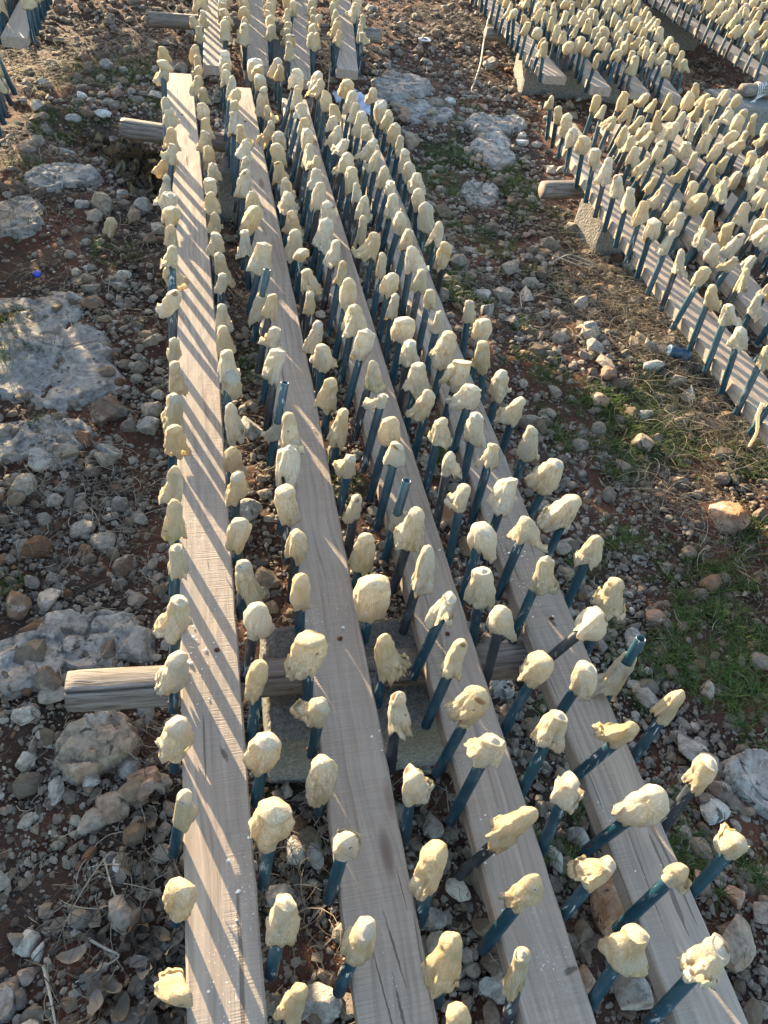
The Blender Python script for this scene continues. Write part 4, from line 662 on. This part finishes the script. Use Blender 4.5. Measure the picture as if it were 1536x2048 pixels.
for k, (pts, w, nm) in FP.items():
    o, cx = plank(pts, w, 0.0, PL[k], FR, 20+k, spots=SPOTS[k]); front[k] = (o, cx, w)
    for side in 'LR':
        row = ROWS['%d%s' % (k, side)]; rr = np.random.default_rng(300+k*2+(side == 'R'))
        for i, (ax_, ay, tx, ty, tz, cut, le, wd, fl) in enumerate(row):
            s = -1 if side == 'L' else 1; edge = cx(ay)+s*(w/2+PIPE_R+.001)
            lean = tx-edge
            # leaning outwards the pipe touches the lower arris, inwards the upper one
            if s*lean > 0: edge = edge+s*abs(lean)/tz*.046
            put(o, (edge, ay, 0.0), (tx, ty, tz), cut, le, wd, fl, 1000*k+(500 if side == 'R' else 0)+i,
                ('%s edge of %s front plank' % ('left' if side == 'L' else 'right', nm), i), rr.random() < .16)
disc_nail(front[1][0], .003, .872, 0.0); disc_nail(front[2][0], .262, .868, 0.0); disc_nail(front[1][0], .02, 3.56, 0.0); disc_nail(front[2][0], .285, 3.52, 0.0)
disc_nail(front[4][0], .752, .86, 0.0); disc_nail(front[3][0], .50, .85, 0.0)

RG = 'planks of the right drying rack'
RP = [([(1.75, .2), (1.752, 1.0), (1.757, 1.7), (1.76, 2.2), (1.775, 2.8), (1.85, 3.68)], .142, 'outer', 'pale plank with striped sunlight along its edge, nearest the path, right rack'),
      ([(2.03, .3), (2.04, 1.6), (2.06, 2.5), (2.145, 3.70)], .135, 'second', 'second plank of the right rack behind the striped one'),
      ([(2.31, .3), (2.33, 1.8), (2.36, 2.8), (2.41, 3.74)], .125, 'third', 'third plank of the right rack, two behind the striped one'),
      ([(2.60, .4), (2.63, 2.4), (2.66, 3.2), (2.67, 3.84)], .125, 'farthest', 'plank of the right rack farthest from the path')]
for k, (pts, w, nm, lab) in enumerate(RP):
    o, cx = plank(pts, w, 0.0, lab, RG, 40+k)
    for side in 'LR':
        wh = '%s edge of %s right rack plank' % ('left' if side == 'L' else 'right', nm)
        if k == 0 and side == 'L':
            for i, (ax_, ay, tx, ty, tz, cut, le, wd, fl) in enumerate(ROWS['5L']):
                e = cx(ay)-(w/2+PIPE_R+.001); ln = tx-ax_
                put(o, (e-(abs(ln)/tz*.046 if ln < 0 else 0), ay, 0), (e+ln, ty, tz), cut, le, wd, fl, 9000+i, (wh, i), i in (5, 11, 16))
            for i, y in enumerate((1.28, 1.38, 1.48)): put(o, (cx(y)-(w/2+PIPE_R+.001), y, 0), (cx(y)-.07, y, .17), 0, .05, .04, 'n', 9050+i, None, False) if i == 2 else None
        else:
            ys = np.arange((1.30, 1.62, 2.1, 2.6)[k]+(.05 if side == 'R' else 0), pts[-1][1]-.02, .110); ys = ys+np.random.default_rng(60+k).normal(0, .012, len(ys))
            rack_row(o, cx, w, side, 0.0, ys, .012, wh, 70+k*2+(side == 'R'))

def far_rack(grp, planks, z, y_from, y_to, seed, pitch=.115, lean=0.0):
    for k, (x0, y0, x1, y1, w, lab) in enumerate(planks):
        dx = (x1-x0)/(y1-y0); ya, yb = min(y0, y1), max(y0, y1)
        ext = lambda y: x0+dx*(y-y0)
        pts = [(ext(y), y) for y in np.linspace(ya, ya+4.0 if y_to is None else y_to, 5)]
        o, cx = plank(pts, w, z, lab, grp, seed+k)
        for side in 'LR':
            ys = np.arange(max(ya, y_from)+.05+(.05 if side == 'R' else 0), pts[-1][1]-.04, pitch); r = np.random.default_rng(seed+k); ys = ys+r.normal(0, .012, len(ys))
            keep = []
            rack_row(o, cx, w, side, z, ys, lean, None, seed*3+k*2+(side == 'R'))
far_rack('planks of the rack behind the front rack',
    [(.20, 4.46, .264, 5.54, .105, 'grey plank end behind the leftmost front plank, first of the rack behind'),
     (.435, 4.5, .53, 5.61, .115, 'plank with thin sun streaks, second of the rack behind the front rack'),
     (.64, 4.34, .82, 5.69, .108, 'grey plank behind the dry thorny twig, third of the rack behind'),
     (.92, 4.51, 1.10, 5.76, .12, 'plank beside the white plastic bag, rightmost of the rack behind')], -.1, 4.3, 7.4, 200)
far_rack('planks of the upper right rack',
    [(2.2, 4.62, 2.205, 5.3, .14, 'sun striped plank end on the big concrete block, upper right rack'),
     (2.445, 4.49, 2.50, 5.1, .125, 'second plank end of the upper right rack, over the big block corner'),
     (2.69, 4.46, 2.75, 5.0, .115, 'third plank end of the upper right rack, with a small sunlit corner'),
     (2.88, 4.42, 2.97, 4.95, .12, 'bluish grey plank end farthest right on the upper right rack')], -.1, 4.3, 8.0, 230)
far_rack('planks of the far right rack',
    [(3.86, 4.9, 3.80, 6.4, .13, 'sunlit edge plank of the far right rack, nearest the dark soil'),
     (4.14, 4.9, 4.08, 6.4, .13, 'second plank of the far right rack'),
     (4.42, 4.9, 4.36, 6.4, .13, 'third plank of the far right rack'),
     (4.70, 4.9, 4.64, 6.4, .13, 'last plank of the far right rack')], -.1, 4.7, 9.0, 260)
far_rack('planks of the upper left rack',
    [(-.735, 4.37, -.69, 5.2, .115, 'grey plank end in the very top left corner'),
     (-1.0, 4.37, -.96, 5.2, .115, 'plank behind the top left corner plank'),
     (-1.27, 4.37, -1.23, 5.2, .115, 'outermost plank of the upper left rack')], 0.0, 4.3, 8.0, 290, .1)
far_rack('planks of the left rack',
    [(-.80, -.3, -.765, 3.92, .115, 'plank just showing at the left edge under the top left corner'),
     (-1.07, -.3, -1.03, 3.92, .115, 'second plank of the left rack outside the photo'),
     (-1.34, -.3, -1.30, 3.92, .115, 'third plank of the left rack outside the photo'),
     (-1.61, -.3, -1.57, 3.92, .115, 'outermost plank of the left rack outside the photo')], 0.0, -.3, 3.92, 320, .1, -.02)

# the 300 squash skins that show largest are things; the others are one mass
SQ.sort(key=lambda q: -q[0])
named = [q for q in SQ if q[7] is not None and q[0] > 0][:300]; ids = set(id(q) for q in named)
for q in named:
    _, Tp, ax, le, w, fl, seed, (where, i) = q
    W, Q, msk, crd = squash(Tp, ax, le, w, fl, seed)
    o = build('squash_skin', W-Tp, Q, SKIN, attrs={'msk': ('FLOAT_COLOR', msk), 'crd': ('FLOAT_VECTOR', crd)}, loc=tuple(Tp))
    if 'n' in fl: lab = 'squash skin slipped down bare pipe, %s from near end, %s' % (ORD[i], where)
    else: lab = '%s squash skin, %s from near end, %s' % (describe(fl, w, le), ORD[i], where)
    tag(o, lab, 'dried squash', 'squash skins drying on pipes')
VV, QQ, MM, CC = [], [], [], []; base = 0
for q in SQ:
    if id(q) in ids: continue
    if q[7] is None and 'n' in q[5]: continue
    _, Tp, ax, le, w, fl, seed, _w = q
    W, Q, msk, crd = squash(Tp, ax, le, w, fl, seed, 24, 16)
    VV.append(W); QQ.append(Q+base); MM.append(msk); CC.append(crd); base += len(W)
tag(build('squash_skins', np.concatenate(VV), np.concatenate(QQ), SKIN, attrs={'msk': ('FLOAT_COLOR', np.concatenate(MM)), 'crd': ('FLOAT_VECTOR', np.concatenate(CC))}),
    'masses of small cream squash skins drying on the farther racks', 'dried squash', kind='stuff')

# ------------------------------------------------------------------ logs and blocks
def log_beam(a, b, r, lab, seed, crack=True, nail=None):
    a = np.array(a, float); b = np.array(b, float); n = 60; t = np.linspace(0, 1, n); L = np.linalg.norm(b-a)
    d = (b-a)/L; s = np.cross(d, [0, 0, 1]); s /= np.linalg.norm(s); u = np.cross(s, d); k = 110; th = np.linspace(0, 2*PI, k, endpoint=False)
    rr = np.random.default_rng(seed); V = np.zeros((n, k, 3))
    for i, q in enumerate(t):
        c = a+(b-a)*q+s*.006*math.sin(q*5+seed)
        R = r*(1+.04*math.sin(q*7+seed))*(1+.03*np.cos(2*th+q*2)+.025*np.cos(5*th+1)+.015*vnoise(th*6, th*0+q*30, seed))
        if crack:
            dd = np.angle(np.exp(1j*(th-(.95+.10*math.sin(q*6))))); R = R*(1-.30*np.exp(-(dd/.05)**2)*(1 if q < .75 else .3))
        if i in (0, n-1): R = R*.96
        V[i] = c+R[:, None]*(np.cos(th)[:, None]*s+np.sin(th)[:, None]*u)
    V = V.reshape(-1, 3); i = np.arange(n*k).reshape(n, k); j = np.roll(i, -1, 1); Q = np.stack([i[:-1], j[:-1], j[1:], i[1:]], -1).reshape(-1, 4)
    V = np.concatenate([V, [a+d*.002, b-d*.002]]); T = np.concatenate([np.stack([np.full(k, n*k), j[0], i[0]], -1), np.stack([np.full(k, n*k+1), i[-1], j[-1]], -1)])
    # local frame: x along the log so the grain follows it
    R3 = np.stack([d, s, u], 1); m = (V-a)@R3
    o = build('log_beam', m, [Q, T], LOG); Mx = Matrix([[*R3[i], a[i]] for i in range(3)]+[[0, 0, 0, 1]]); o.matrix_world = Mx
    tag(o, lab, 'log', 'logs carrying the planks'); return o
lg = log_beam((-.30, .872, -.088), (.80, .80, -.088), .040, 'cracked weathered log carrying the near ends of the front planks', 1)
disc_nail_off = None
log_beam((-.237, 3.62, -.088), (.93, 3.30, -.088), .041, 'log under the far part of the front planks, sawn end sticking out left', 2)
log_beam((-.13, 5.41, -.190), (1.30, 5.42, -.190), .043, 'grey log crossing under the rack behind the front rack', 3)
log_beam((1.577, 3.139, -.088), (2.95, 3.25, -.088), .041, 'short dark log end poking out of the right rack', 4, False)
log_beam((2.08, 5.62, -.190), (3.3, 5.55, -.190), .043, 'round log end poking out of the upper right rack above the concrete block', 5, False)
log_beam((3.66, 4.86, -.189), (5.2, 5.0, -.189), .042, 'log wrapped in pale rope at the right edge', 6, False)

def block(cx, cy, z0, z1, sx, sy, yaw, lab, seed):
    import bmesh
    bm = bmesh.new(); bmesh.ops.create_cube(bm, size=1); bmesh.ops.subdivide_edges(bm, edges=bm.edges, cuts=14, use_grid_fill=True)
    V = np.array([v.co[:] for v in bm.verts]); F = np.array([[v.index for v in f.verts] for f in bm.faces]); bm.free()
    S = np.array([sx, sy, z1-z0]); P = V*S
    # worn arrises and pitted faces
    e = np.sort(np.abs(np.abs(V)-.5)*S, 1)[:, 1]; wear = np.clip(1-e/.02, 0, 1)*(.004+.012*np.clip(sin3(P, 28, 5, seed), 0, 1))
    P = P-np.sign(V)*wear[:, None]*(np.abs(np.abs(V)-.5) < .001); P = P+.0022*np.stack([sin3(P, 60, 5, seed+i) for i in range(3)], -1)
    o = build('concrete_block', P, F, CONC, smooth=False, loc=(cx, cy, (z0+z1)/2)); o.rotation_euler = (0, 0, yaw)
    tag(o, lab, 'concrete block', 'concrete blocks under the logs'); return o
block(.335, .855, -.37, -.134, .47, .30, -.03, 'rough grey concrete block under the near log', 1)
block(.42, 3.42, -.40, -.131, .50, .28, -.2, 'concrete block under the far log of the front rack', 2)
block(.62, 5.22, -.50, -.234, .42, .34, 0, 'concrete block under the log of the rack behind', 3)
block(2.14, 3.20, -.40, -.130, .52, .26, .08, 'concrete block under the log of the right rack', 4)
block(2.62, 5.35, -.50, -.234, .66, .50, -.22, 'large concrete block under the upper right rack', 5)
block(3.78, 4.86, -.50, -.232, .60, .34, .1, 'concrete block beneath the rope wrapped log', 6)
block(4.0, 6.6, -.55, -.17, .50, .34, -.2, 'concrete block under the far right rack near the top edge', 7)

# ------------------------------------------------------------------ small things
def tube(name, pts, r, mat, parent=None, k=6, sub=6, taper=None, loc=None):
    pts = np.array(pts, float); n = len(pts); t = np.linspace(0, n-1, (n-1)*sub+1); P = np.stack([np.interp(t, range(n), pts[:, c]) for c in range(3)], 1)
    if len(P) > 7: 
        ker = np.hanning(sub+1 if sub % 2 == 0 else sub); ker /= ker.sum(); m = len(ker)//2
        P = np.stack([np.convolve(np.pad(P[:, c], m, 'reflect', reflect_type='odd'), ker, 'valid') for c in range(3)], 1)
    d = np.gradient(P, axis=0); d /= np.linalg.norm(d, axis=1)[:, None]+1e-9; s = np.cross(d, [.13, .27, .95]); s /= np.linalg.norm(s, axis=1)[:, None]; u = np.cross(s, d)
    th = np.linspace(0, 2*PI, k, endpoint=False); rad = np.full(len(P), r) if taper is None else np.linspace(r, r*taper, len(P))
    V = P[:, None]+rad[:, None, None]*(np.cos(th)[None, :, None]*s[:, None]+np.sin(th)[None, :, None]*u[:, None])
    i = np.arange(len(P)*k).reshape(-1, k); j = np.roll(i, -1, 1); Q = np.stack([i[:-1], j[:-1], j[1:], i[1:]], -1).reshape(-1, 4)
    return V.reshape(-1, 3), Q
def merge(parts):
    V = []; F = []; b = 0
    for v, f in parts: V.append(v); F.append(np.asarray(f)+b); b += len(v)
    return np.concatenate(V), np.concatenate(F)

ROPE = m_plain('pale_rope', (.50, .50, .47), .85); TWINE = m_plain('pale_twig', (.42, .38, .32), .85); BLUE = m_plain('faded_blue_paint', (.02, .07, .15), .5, .5, .5)
PLAS = m_plain('pale_blue_plastic', (.62, .66, .80), .5, .4, .1, 12, trans=.3); CAPM = m_plain('blue_plastic', (.02, .06, .55), .4); THORN = m_plain('dry_thorn', (.50, .44, .36), .8)
PAPER = m_plain('white_flake', (.62, .62, .62), .8)
# rope round the far right log
parts = []
for k in range(7):
    x0 = 3.76+k*.013; c = np.array([x0, 4.868+.004*k, -.189]); th = np.linspace(0, 2*PI, 13)
    parts.append(tube('', [(c[0]+.004*math.sin(q*2+k), c[1]+.048*math.cos(q), c[2]+.048*math.sin(q)) for q in th], .0035, None, sub=2))
for k in range(4):
    parts.append(tube('', [(3.76+.02*k, 4.82, -.19), (3.72-.03*k, 4.76, -.26), (3.60-.05*k, 4.78+.03*k, -.34), (3.52-.02*k, 4.70, -.385), (3.56, 4.62+.03*k, -.385)], .0028, None))
V, Q = merge(parts); tag(build('rope', V, Q, ROPE), 'pale rope wound round the log end at right with frayed loose strands', 'rope')
# long root or cord on the scree
g = lambda x, y, h=.01: (x, y, gz(x, y)+h)
V, Q = tube('', [(2.33, 6.3, gz(2.33, 6.3)+.12), g(2.22, 6.0, .07), g(2.08, 5.6, .05), g(1.95, 5.3, .03), g(1.88, 5.15), g(1.95, 5.05), g(1.80, 5.08)], .007, None, taper=.5)
tag(build('root', V, Q, TWINE), 'pale dry root leaning over the scree left of the big concrete block', 'root')
parts = [tube('', [g(1.62, 2.93, .03), g(1.72, 2.98, .05), g(1.84, 2.92, .03)], .0022, None), tube('', [g(1.63, 3.0, .03), g(1.70, 2.90, .05), g(1.80, 2.86, .03), g(1.83, 2.84)], .002, None), tube('', [g(1.70, 2.96, .04), g(1.78, 2.89, .04), g(1.86, 2.90, .02)], .0018, None)]
V, Q = merge(parts); tag(build('twig', V, Q, TWINE), 'bleached forked twig on dry grass left of the right rack', 'twig')
parts = [tube('', [g(1.38, 2.63), g(1.40, 2.72, .02), g(1.46, 2.80, .02)], .002, None)]
V, Q = merge(parts); tag(build('twig', V, Q, TWINE), 'small curved pale twig on the soil between the racks', 'twig')
for i, (P_, lab) in enumerate([([g(-.255, .60), g(-.235, .53, .02), g(-.21, .47, .02), g(-.175, .43)], 'long pale stalk lying on the dead leaves at lower left'),
                               ([g(-.36, .42), g(-.34, .36, .02), g(-.32, .28)], 'forked pale root at the bottom left corner'),
                               ([g(-.29, .46), g(-.25, .43, .015), (-.215, .41, gz(-.215, .41)+.01), g(-.30, .38, .01)], 'bent brown stick in the bottom left leaves')]):
    V, Q = tube('', P_, .0035 if i else .0022, None, taper=.5); tag(build('stick', V, Q, TWINE), lab, 'stick')
# thorny dry weed standing between the racks
rr = np.random.default_rng(5); parts = []
b0 = np.array([.90, 4.95, gz(.9, 4.95)]); tp = b0+np.array([-.02, -.03, .36])
parts.append(tube('', [b0, b0*.5+tp*.5+[.01, 0, 0], tp], .0035, None, taper=.6))
for k in range(26):
    f = rr.uniform(.45, 1); s0 = b0+(tp-b0)*f; d = rr.normal(size=3); d[2] = abs(d[2])*.4; d /= np.linalg.norm(d); L = rr.uniform(.05, .15)
    e = s0+d*L; parts.append(tube('', [s0, (s0+e)/2+rr.normal(0, .006, 3), e], .0018, None, taper=.4, k=4, sub=3))
    for q in range(4):
        m_ = s0+(e-s0)*rr.uniform(.4, 1); d2 = rr.normal(size=3); d2 /= np.linalg.norm(d2); parts.append(tube('', [m_, m_+d2*.015, m_+d2*.03], .0011, None, taper=.3, k=4, sub=2))
V, Q = merge(parts); tag(build('thorn_weed', V, Q, THORN), 'dry spiny weed standing between the front rack and the rack behind', 'dry weed')
# crushed blue can
def can(loc, L, R, lab, dirv, seed):
    d = np.array(dirv, float); d /= np.linalg.norm(d); s = np.cross(d, [0, 0, 1]); s /= np.linalg.norm(s); u = np.cross(s, d); n = 36; k = 22; V = []
    prof = [(0, .0), (0, .70), (.0, .86), (.03, .93), (.09, 1.0)]+[(q, 1.0) for q in np.linspace(.12, .88, k)]+[(.92, .93), (.97, .86), (1., .84), (1., .70), (.97, .0)]
    th = np.linspace(0, 2*PI, n, endpoint=False); r = np.random.default_rng(seed)
    for q, R_ in prof:
        cr = 1-.5*np.exp(-((q-.55)/.12)**2)*(1+np.cos(th*2+1))/2-.08*np.sin(th*3+q*9)*(.1 < q < .9); V.append(d*L*q+(R*R_*cr)[:, None]*(np.cos(th)[:, None]*s+np.sin(th)[:, None]*u)*(1 if R_ else .001))
    V = np.concatenate(V); i = np.arange(len(prof)*n).reshape(-1, n); j = np.roll(i, -1, 1); Q = np.stack([i[:-1], j[:-1], j[1:], i[1:]], -1).reshape(-1, 4)
    return tag(build('can', V, Q, BLUE, loc=loc), lab, 'can')
can((1.875, 2.245, gz(1.9, 2.2)+.03), .088, .029, 'crushed faded blue can in straw beside the right rack', (1, -.25, -.12), 3)
# bottle cap
n = 24; th = np.linspace(0, 2*PI, n, endpoint=False); V = []
for r_, h in ((.001, .010), (.012, .010), (.0145, .008), (.015, .0), (.013, .0), (.012, .007)): V.append(np.stack([r_*(1+.03*np.cos(12*th))*np.cos(th), r_*(1+.03*np.cos(12*th))*np.sin(th), np.full(n, h)], -1))
V = np.concatenate(V); i = np.arange(6*n).reshape(-1, n); j = np.roll(i, -1, 1); Q = np.stack([i[:-1], i[1:], j[1:], j[:-1]], -1).reshape(-1, 4)
o = build('bottle_cap', V, Q, CAPM, loc=(-.567, 2.83, gz(-.567, 2.83)+.012)); o.rotation_euler = (.2, .1, 0); tag(o, 'tiny bright blue bottle cap on soil above the bedrock slab', 'bottle cap')
# crumpled sheets
def sheet(name, c, sx, sy, lab, mat, seed, amp, cat, lift=.02, yaw=0.3):
    n = 46; a, b = np.meshgrid(np.linspace(-1, 1, n), np.linspace(-1, 1, n)); P = np.stack([a*sx*(1-.25*b*b), b*sy*(1-.3*a*a), 0*a], -1).reshape(-1, 3)
    q = P*np.array([1, 1, 0]); z = amp*(np.abs(sin3(q, 22, 6, seed))*2+.5*sin3(q, 60, 6, seed+1)); ca, sa = math.cos(yaw), math.sin(yaw)
    x = c[0]+P[:, 0]*ca-P[:, 1]*sa; y = c[1]+P[:, 0]*sa+P[:, 1]*ca; V = np.stack([x, y, ground_z(x, y)+lift+z], -1); V2 = V.copy(); V2[:, 2] -= .0012
    i = np.arange(n*n).reshape(n, n); Q = np.stack([i[:-1, :-1], i[:-1, 1:], i[1:, 1:], i[1:, :-1]], -1).reshape(-1, 4)
    ed = np.concatenate([i[0, :-1], i[:-1, -1], i[-1, :0:-1], i[:0:-1, 0]]); en = np.roll(ed, -1); m = n*n
    return tag(build(name, np.concatenate([V, V2]), np.concatenate([Q, Q[:, ::-1]+m, np.stack([ed, ed+m, en+m, en], -1)]), mat), lab, cat)
sheet('plastic_bag', (1.05, 4.78), .13, .20, 'crumpled pale bluish plastic bag beside the far end of the front rack', PLAS, 4, .035, 'plastic bag')
sheet('paper_scrap', (1.80, 6.1), .05, .045, 'small whitish scrap on the scree near the top edge', PAPER, 8, .006, 'scrap')
# thin peel hanging from the slipped pipe of the right rack
V, Q = tube('', [(1.667, 1.50, .055), (1.655, 1.485, .03), (1.66, 1.45, -.02), (1.64, 1.43, -.06)], .006, None, taper=.7); tag(build('squash_peel', V, Q, SKIN), 'twisted pale peel hanging off the plank edge at the right edge of the photo', 'peel')
# fallen skins on the ground
for i, (x, y, ax, lab) in enumerate([(-.29, 3.13, (.25, .3, .9), 'fallen squash skin standing upright on soil left of the leftmost plank'), (.44, 3.55, (.7, .2, .5), 'fallen squash skin lying between the second and third planks far up')]):
    ax = np.array(ax); ax /= np.linalg.norm(ax); Tp = np.array([x, y, gz(x, y)+.075]); W, Q, msk, crd = squash(Tp, ax, .07, .055, '', 777+i)
    tag(build('squash_skin', W-Tp, Q, SKIN, attrs={'msk': ('FLOAT_COLOR', msk), 'crd': ('FLOAT_VECTOR', crd)}, loc=tuple(Tp)), lab, 'dried squash', 'fallen squash skins')

# white salt crumbs on the planks
P = []
for cx_, cy_, n_, sp in ((-.045, .86, 60, .025), (-.07, .70, 16, .012), (.06, 1.45, 26, .012), (.30, .62, 18, .012), (.71, .98, 90, .04), (.70, 1.15, 30, .04), (.72, .35, 14, .05), (.46, .40, 20, .03), (.50, 1.5, 18, .05), (.73, 1.6, 40, .05), (.0, 2.0, 40, .3), (.03, .3, 14, .1), (.33, 1.1, 10, .1), (.78, .42, 5, .02), (.05, .45, 16, .03)):
    for q in range(n_): P.append((cx_+rng.normal(0, sp), cy_+rng.normal(0, sp*1.6)))
parts = []; V0, F0 = ICO[1]
for i, (x, y) in enumerate(P):
    ok = [k for k, (o, cx, w) in front.items() if abs(x-cx(y)) < w/2-.003]
    if not ok: continue
    s = float(np.clip(.0013*math.exp(.55*rng.normal()), .0006, .005)); parts.append((facet(V0, i % 9)*np.array([s*1.3, s, s*.6])+(x, y, .001+s*.3), F0))
V, Q = merge(parts); tag(build('crumbs', V, Q, m_plain('white_crumb', (.75, .74, .70), .9), smooth=False), 'white crumbs and flakes scattered on the front planks', 'crumbs', kind='stuff')

# ------------------------------------------------------------------ grass, straw, leaves
def ribbons(C, n_per, lenr, wid, upr, curl, pal, seed, segs=4, flat=False):
    r = np.random.default_rng(seed); out = []; cols = []
    pts = []
    for (x, y, R, k) in C:
        m = int(k*n_per*max(.3, (R/.12)**2)*min(1.0, (2.6/math.hypot(x, y, 1.6))**1.2))
        # clump inside the patch
        nc = max(1, int(m/(14 if not flat else 5))); cc = np.stack([x+r.normal(0, R*.5, nc), y+r.normal(0, R*.5, nc)], -1)
        w = r.integers(0, nc, m); pts.append(cc[w]+r.normal(0, R*.07 if not flat else R*.25, (m, 2)))
    P = np.concatenate(pts); n = len(P); z = ground_z(P[:, 0], P[:, 1])
    az = r.uniform(0, 2*PI, n); L = r.uniform(*lenr, n); el0 = r.uniform(*upr, n); cu = r.normal(0, curl, n); lat = r.normal(0, curl*(1.2 if flat else .5), n)
    pos = np.stack([P[:, 0], P[:, 1], z+(r.uniform(.002, .035, n) if flat else -.004)], -1); V = np.zeros((n, segs+1, 2, 3)); e = el0.copy(); a = az.copy()
    for s in range(segs+1):
        side = np.stack([-np.sin(a), np.cos(a), np.zeros(n)], -1); ww = wid*(1-(s/segs)**1.5*.85)*(1 if s else .8)
        V[:, s, 0] = pos-side*ww; V[:, s, 1] = pos+side*ww
        pos = pos+np.stack([np.cos(a)*np.cos(e), np.sin(a)*np.cos(e), np.sin(e)], -1)*(L/segs)[:, None]
        e = e-abs(cu)-(.12 if not flat else 0); a = a+lat
        if flat: pos[:, 2] = np.maximum(pos[:, 2], ground_z(pos[:, 0], pos[:, 1])+.004)
    i = (np.arange(n*(segs+1)*2)).reshape(n, segs+1, 2); Q = np.stack([i[:, :-1, 0], i[:, :-1, 1], i[:, 1:, 1], i[:, 1:, 0]], -1).reshape(-1, 4)
    c = np.array(pal)[r.integers(0, len(pal), n)]*r.uniform(.7, 1.25, (n, 1)); C4 = np.repeat(np.concatenate([c, np.ones((n, 1))], 1), (segs+1)*2, 0)
    return V.reshape(-1, 3), Q, C4
GP = [(.050, .095, .022), (.065, .12, .03), (.04, .075, .02), (.09, .12, .035), (.12, .13, .05)]
V, Q, C4 = ribbons(GREEN, 190, (.025, .075), .0014, (.5, 1.4), .25, GP, 3)
tag(build('grass', V, Q, TINT, attrs={'tint': ('FLOAT_COLOR', C4)}), 'short dark green grass tufts growing between the stones', 'grass', kind='stuff')
SP = [(.17, .145, .11), (.25, .21, .16), (.11, .09, .07), (.36, .32, .25), (.08, .065, .05)]
V, Q, C4 = ribbons(STRAW, 30, (.05, .19), .0011, (-.1, .5), .28, SP, 4, 6, True)
tag(build('straw', V, Q, STRAWM, attrs={'tint': ('FLOAT_COLOR', C4)}), 'tangled dry straw and dead grass stems over the ground', 'straw', kind='stuff')
ALL = [(x, y, .35, 1) for x, y in scatter(320)]
V, Q, C4 = ribbons(ALL, 2.4, (.02, .07), .0009, (-.05, .4), .3, SP, 6, 4, True)
tag(build('chaff', V, Q, STRAWM, attrs={'tint': ('FLOAT_COLOR', C4)}), 'scattered bits of dry stalk over soil and gravel', 'plant litter', kind='stuff')
def leaves(C, seed, pal, size=(.012, .030)):
    r = np.random.default_rng(seed); V = []; Q = []; T = []; b = 0
    for (x, y, R, n) in C:
        for k in range(n):
            px, py = x+r.normal(0, R*.5), y+r.normal(0, R*.5); L = r.uniform(*size); Wd = L*r.uniform(.35, .7); a, c_ = np.meshgrid(np.linspace(-1, 1, 7), np.linspace(-1, 1, 5))
            prof = np.sqrt(np.clip(1-a*a, 0, 1))*.95+.05; cu = r.uniform(.3, 1.4); P = np.stack([a*L, c_*Wd*prof, L*cu*.5*(a*a-.4)+Wd*r.uniform(-1, 1.4)*(c_*c_)*.6+.002*r.normal(size=a.shape)], -1).reshape(-1, 3)
            nrm = r.normal(size=3)*[.6, .6, .3]; M_ = Matrix.Rotation(r.uniform(0, 6.28), 3, 'Z') @ Matrix.Rotation(nrm[0], 3, 'X') @ Matrix.Rotation(nrm[1], 3, 'Y'); P = P@np.array(M_).T
            P = P+(px, py, gz(px, py)+r.uniform(.004, .035)); i = np.arange(35).reshape(5, 7)+b; V.append(P); Q.append(np.stack([i[:-1, :-1], i[:-1, 1:], i[1:, 1:], i[1:, :-1]], -1).reshape(-1, 4)); b += 35
            T.append(np.tile([*(np.array(pal[r.integers(len(pal))])*r.uniform(.7, 1.2)), 1], (35, 1)))
    return np.concatenate(V), np.concatenate(Q), np.concatenate(T)
LP = [(.15, .12, .09), (.20, .165, .13), (.25, .215, .18), (.11, .085, .065)]
V, Q, T = leaves([(-.14, .40, .09, 60), (-.20, .50, .12, 26), (-.12, .25, .08, 40), (-.22, .34, .12, 26), (-.13, .70, .05, 6)], 8, LP)
tag(build('dead_leaves', V, Q, LEAFM, attrs={'tint': ('FLOAT_COLOR', T)}), 'curled dead leaves beside the near end of the leftmost plank', 'dead leaves', kind='stuff')
V, Q, T = leaves([(-.12, 3.75, .16, 90), (-.25, 3.95, .16, 60), (-.4, 4.1, .15, 20), (-.10, 3.55, .08, 30)], 9, [(.06, .045, .03), (.10, .08, .055), (.14, .12, .085), (.05, .04, .025)], (.02, .05))
V[:, 2] += .05*np.clip(1-np.hypot(V[:, 0]+.12, V[:, 1]-3.75)/.25, 0, 1)*rng.uniform(0, 1.5, len(V)//35).repeat(35)
tag(build('withered_plant', V, Q, LEAFM, attrs={'tint': ('FLOAT_COLOR', T)}), 'heap of dark withered leaves under the far log of the front rack', 'dead leaves', kind='stuff')
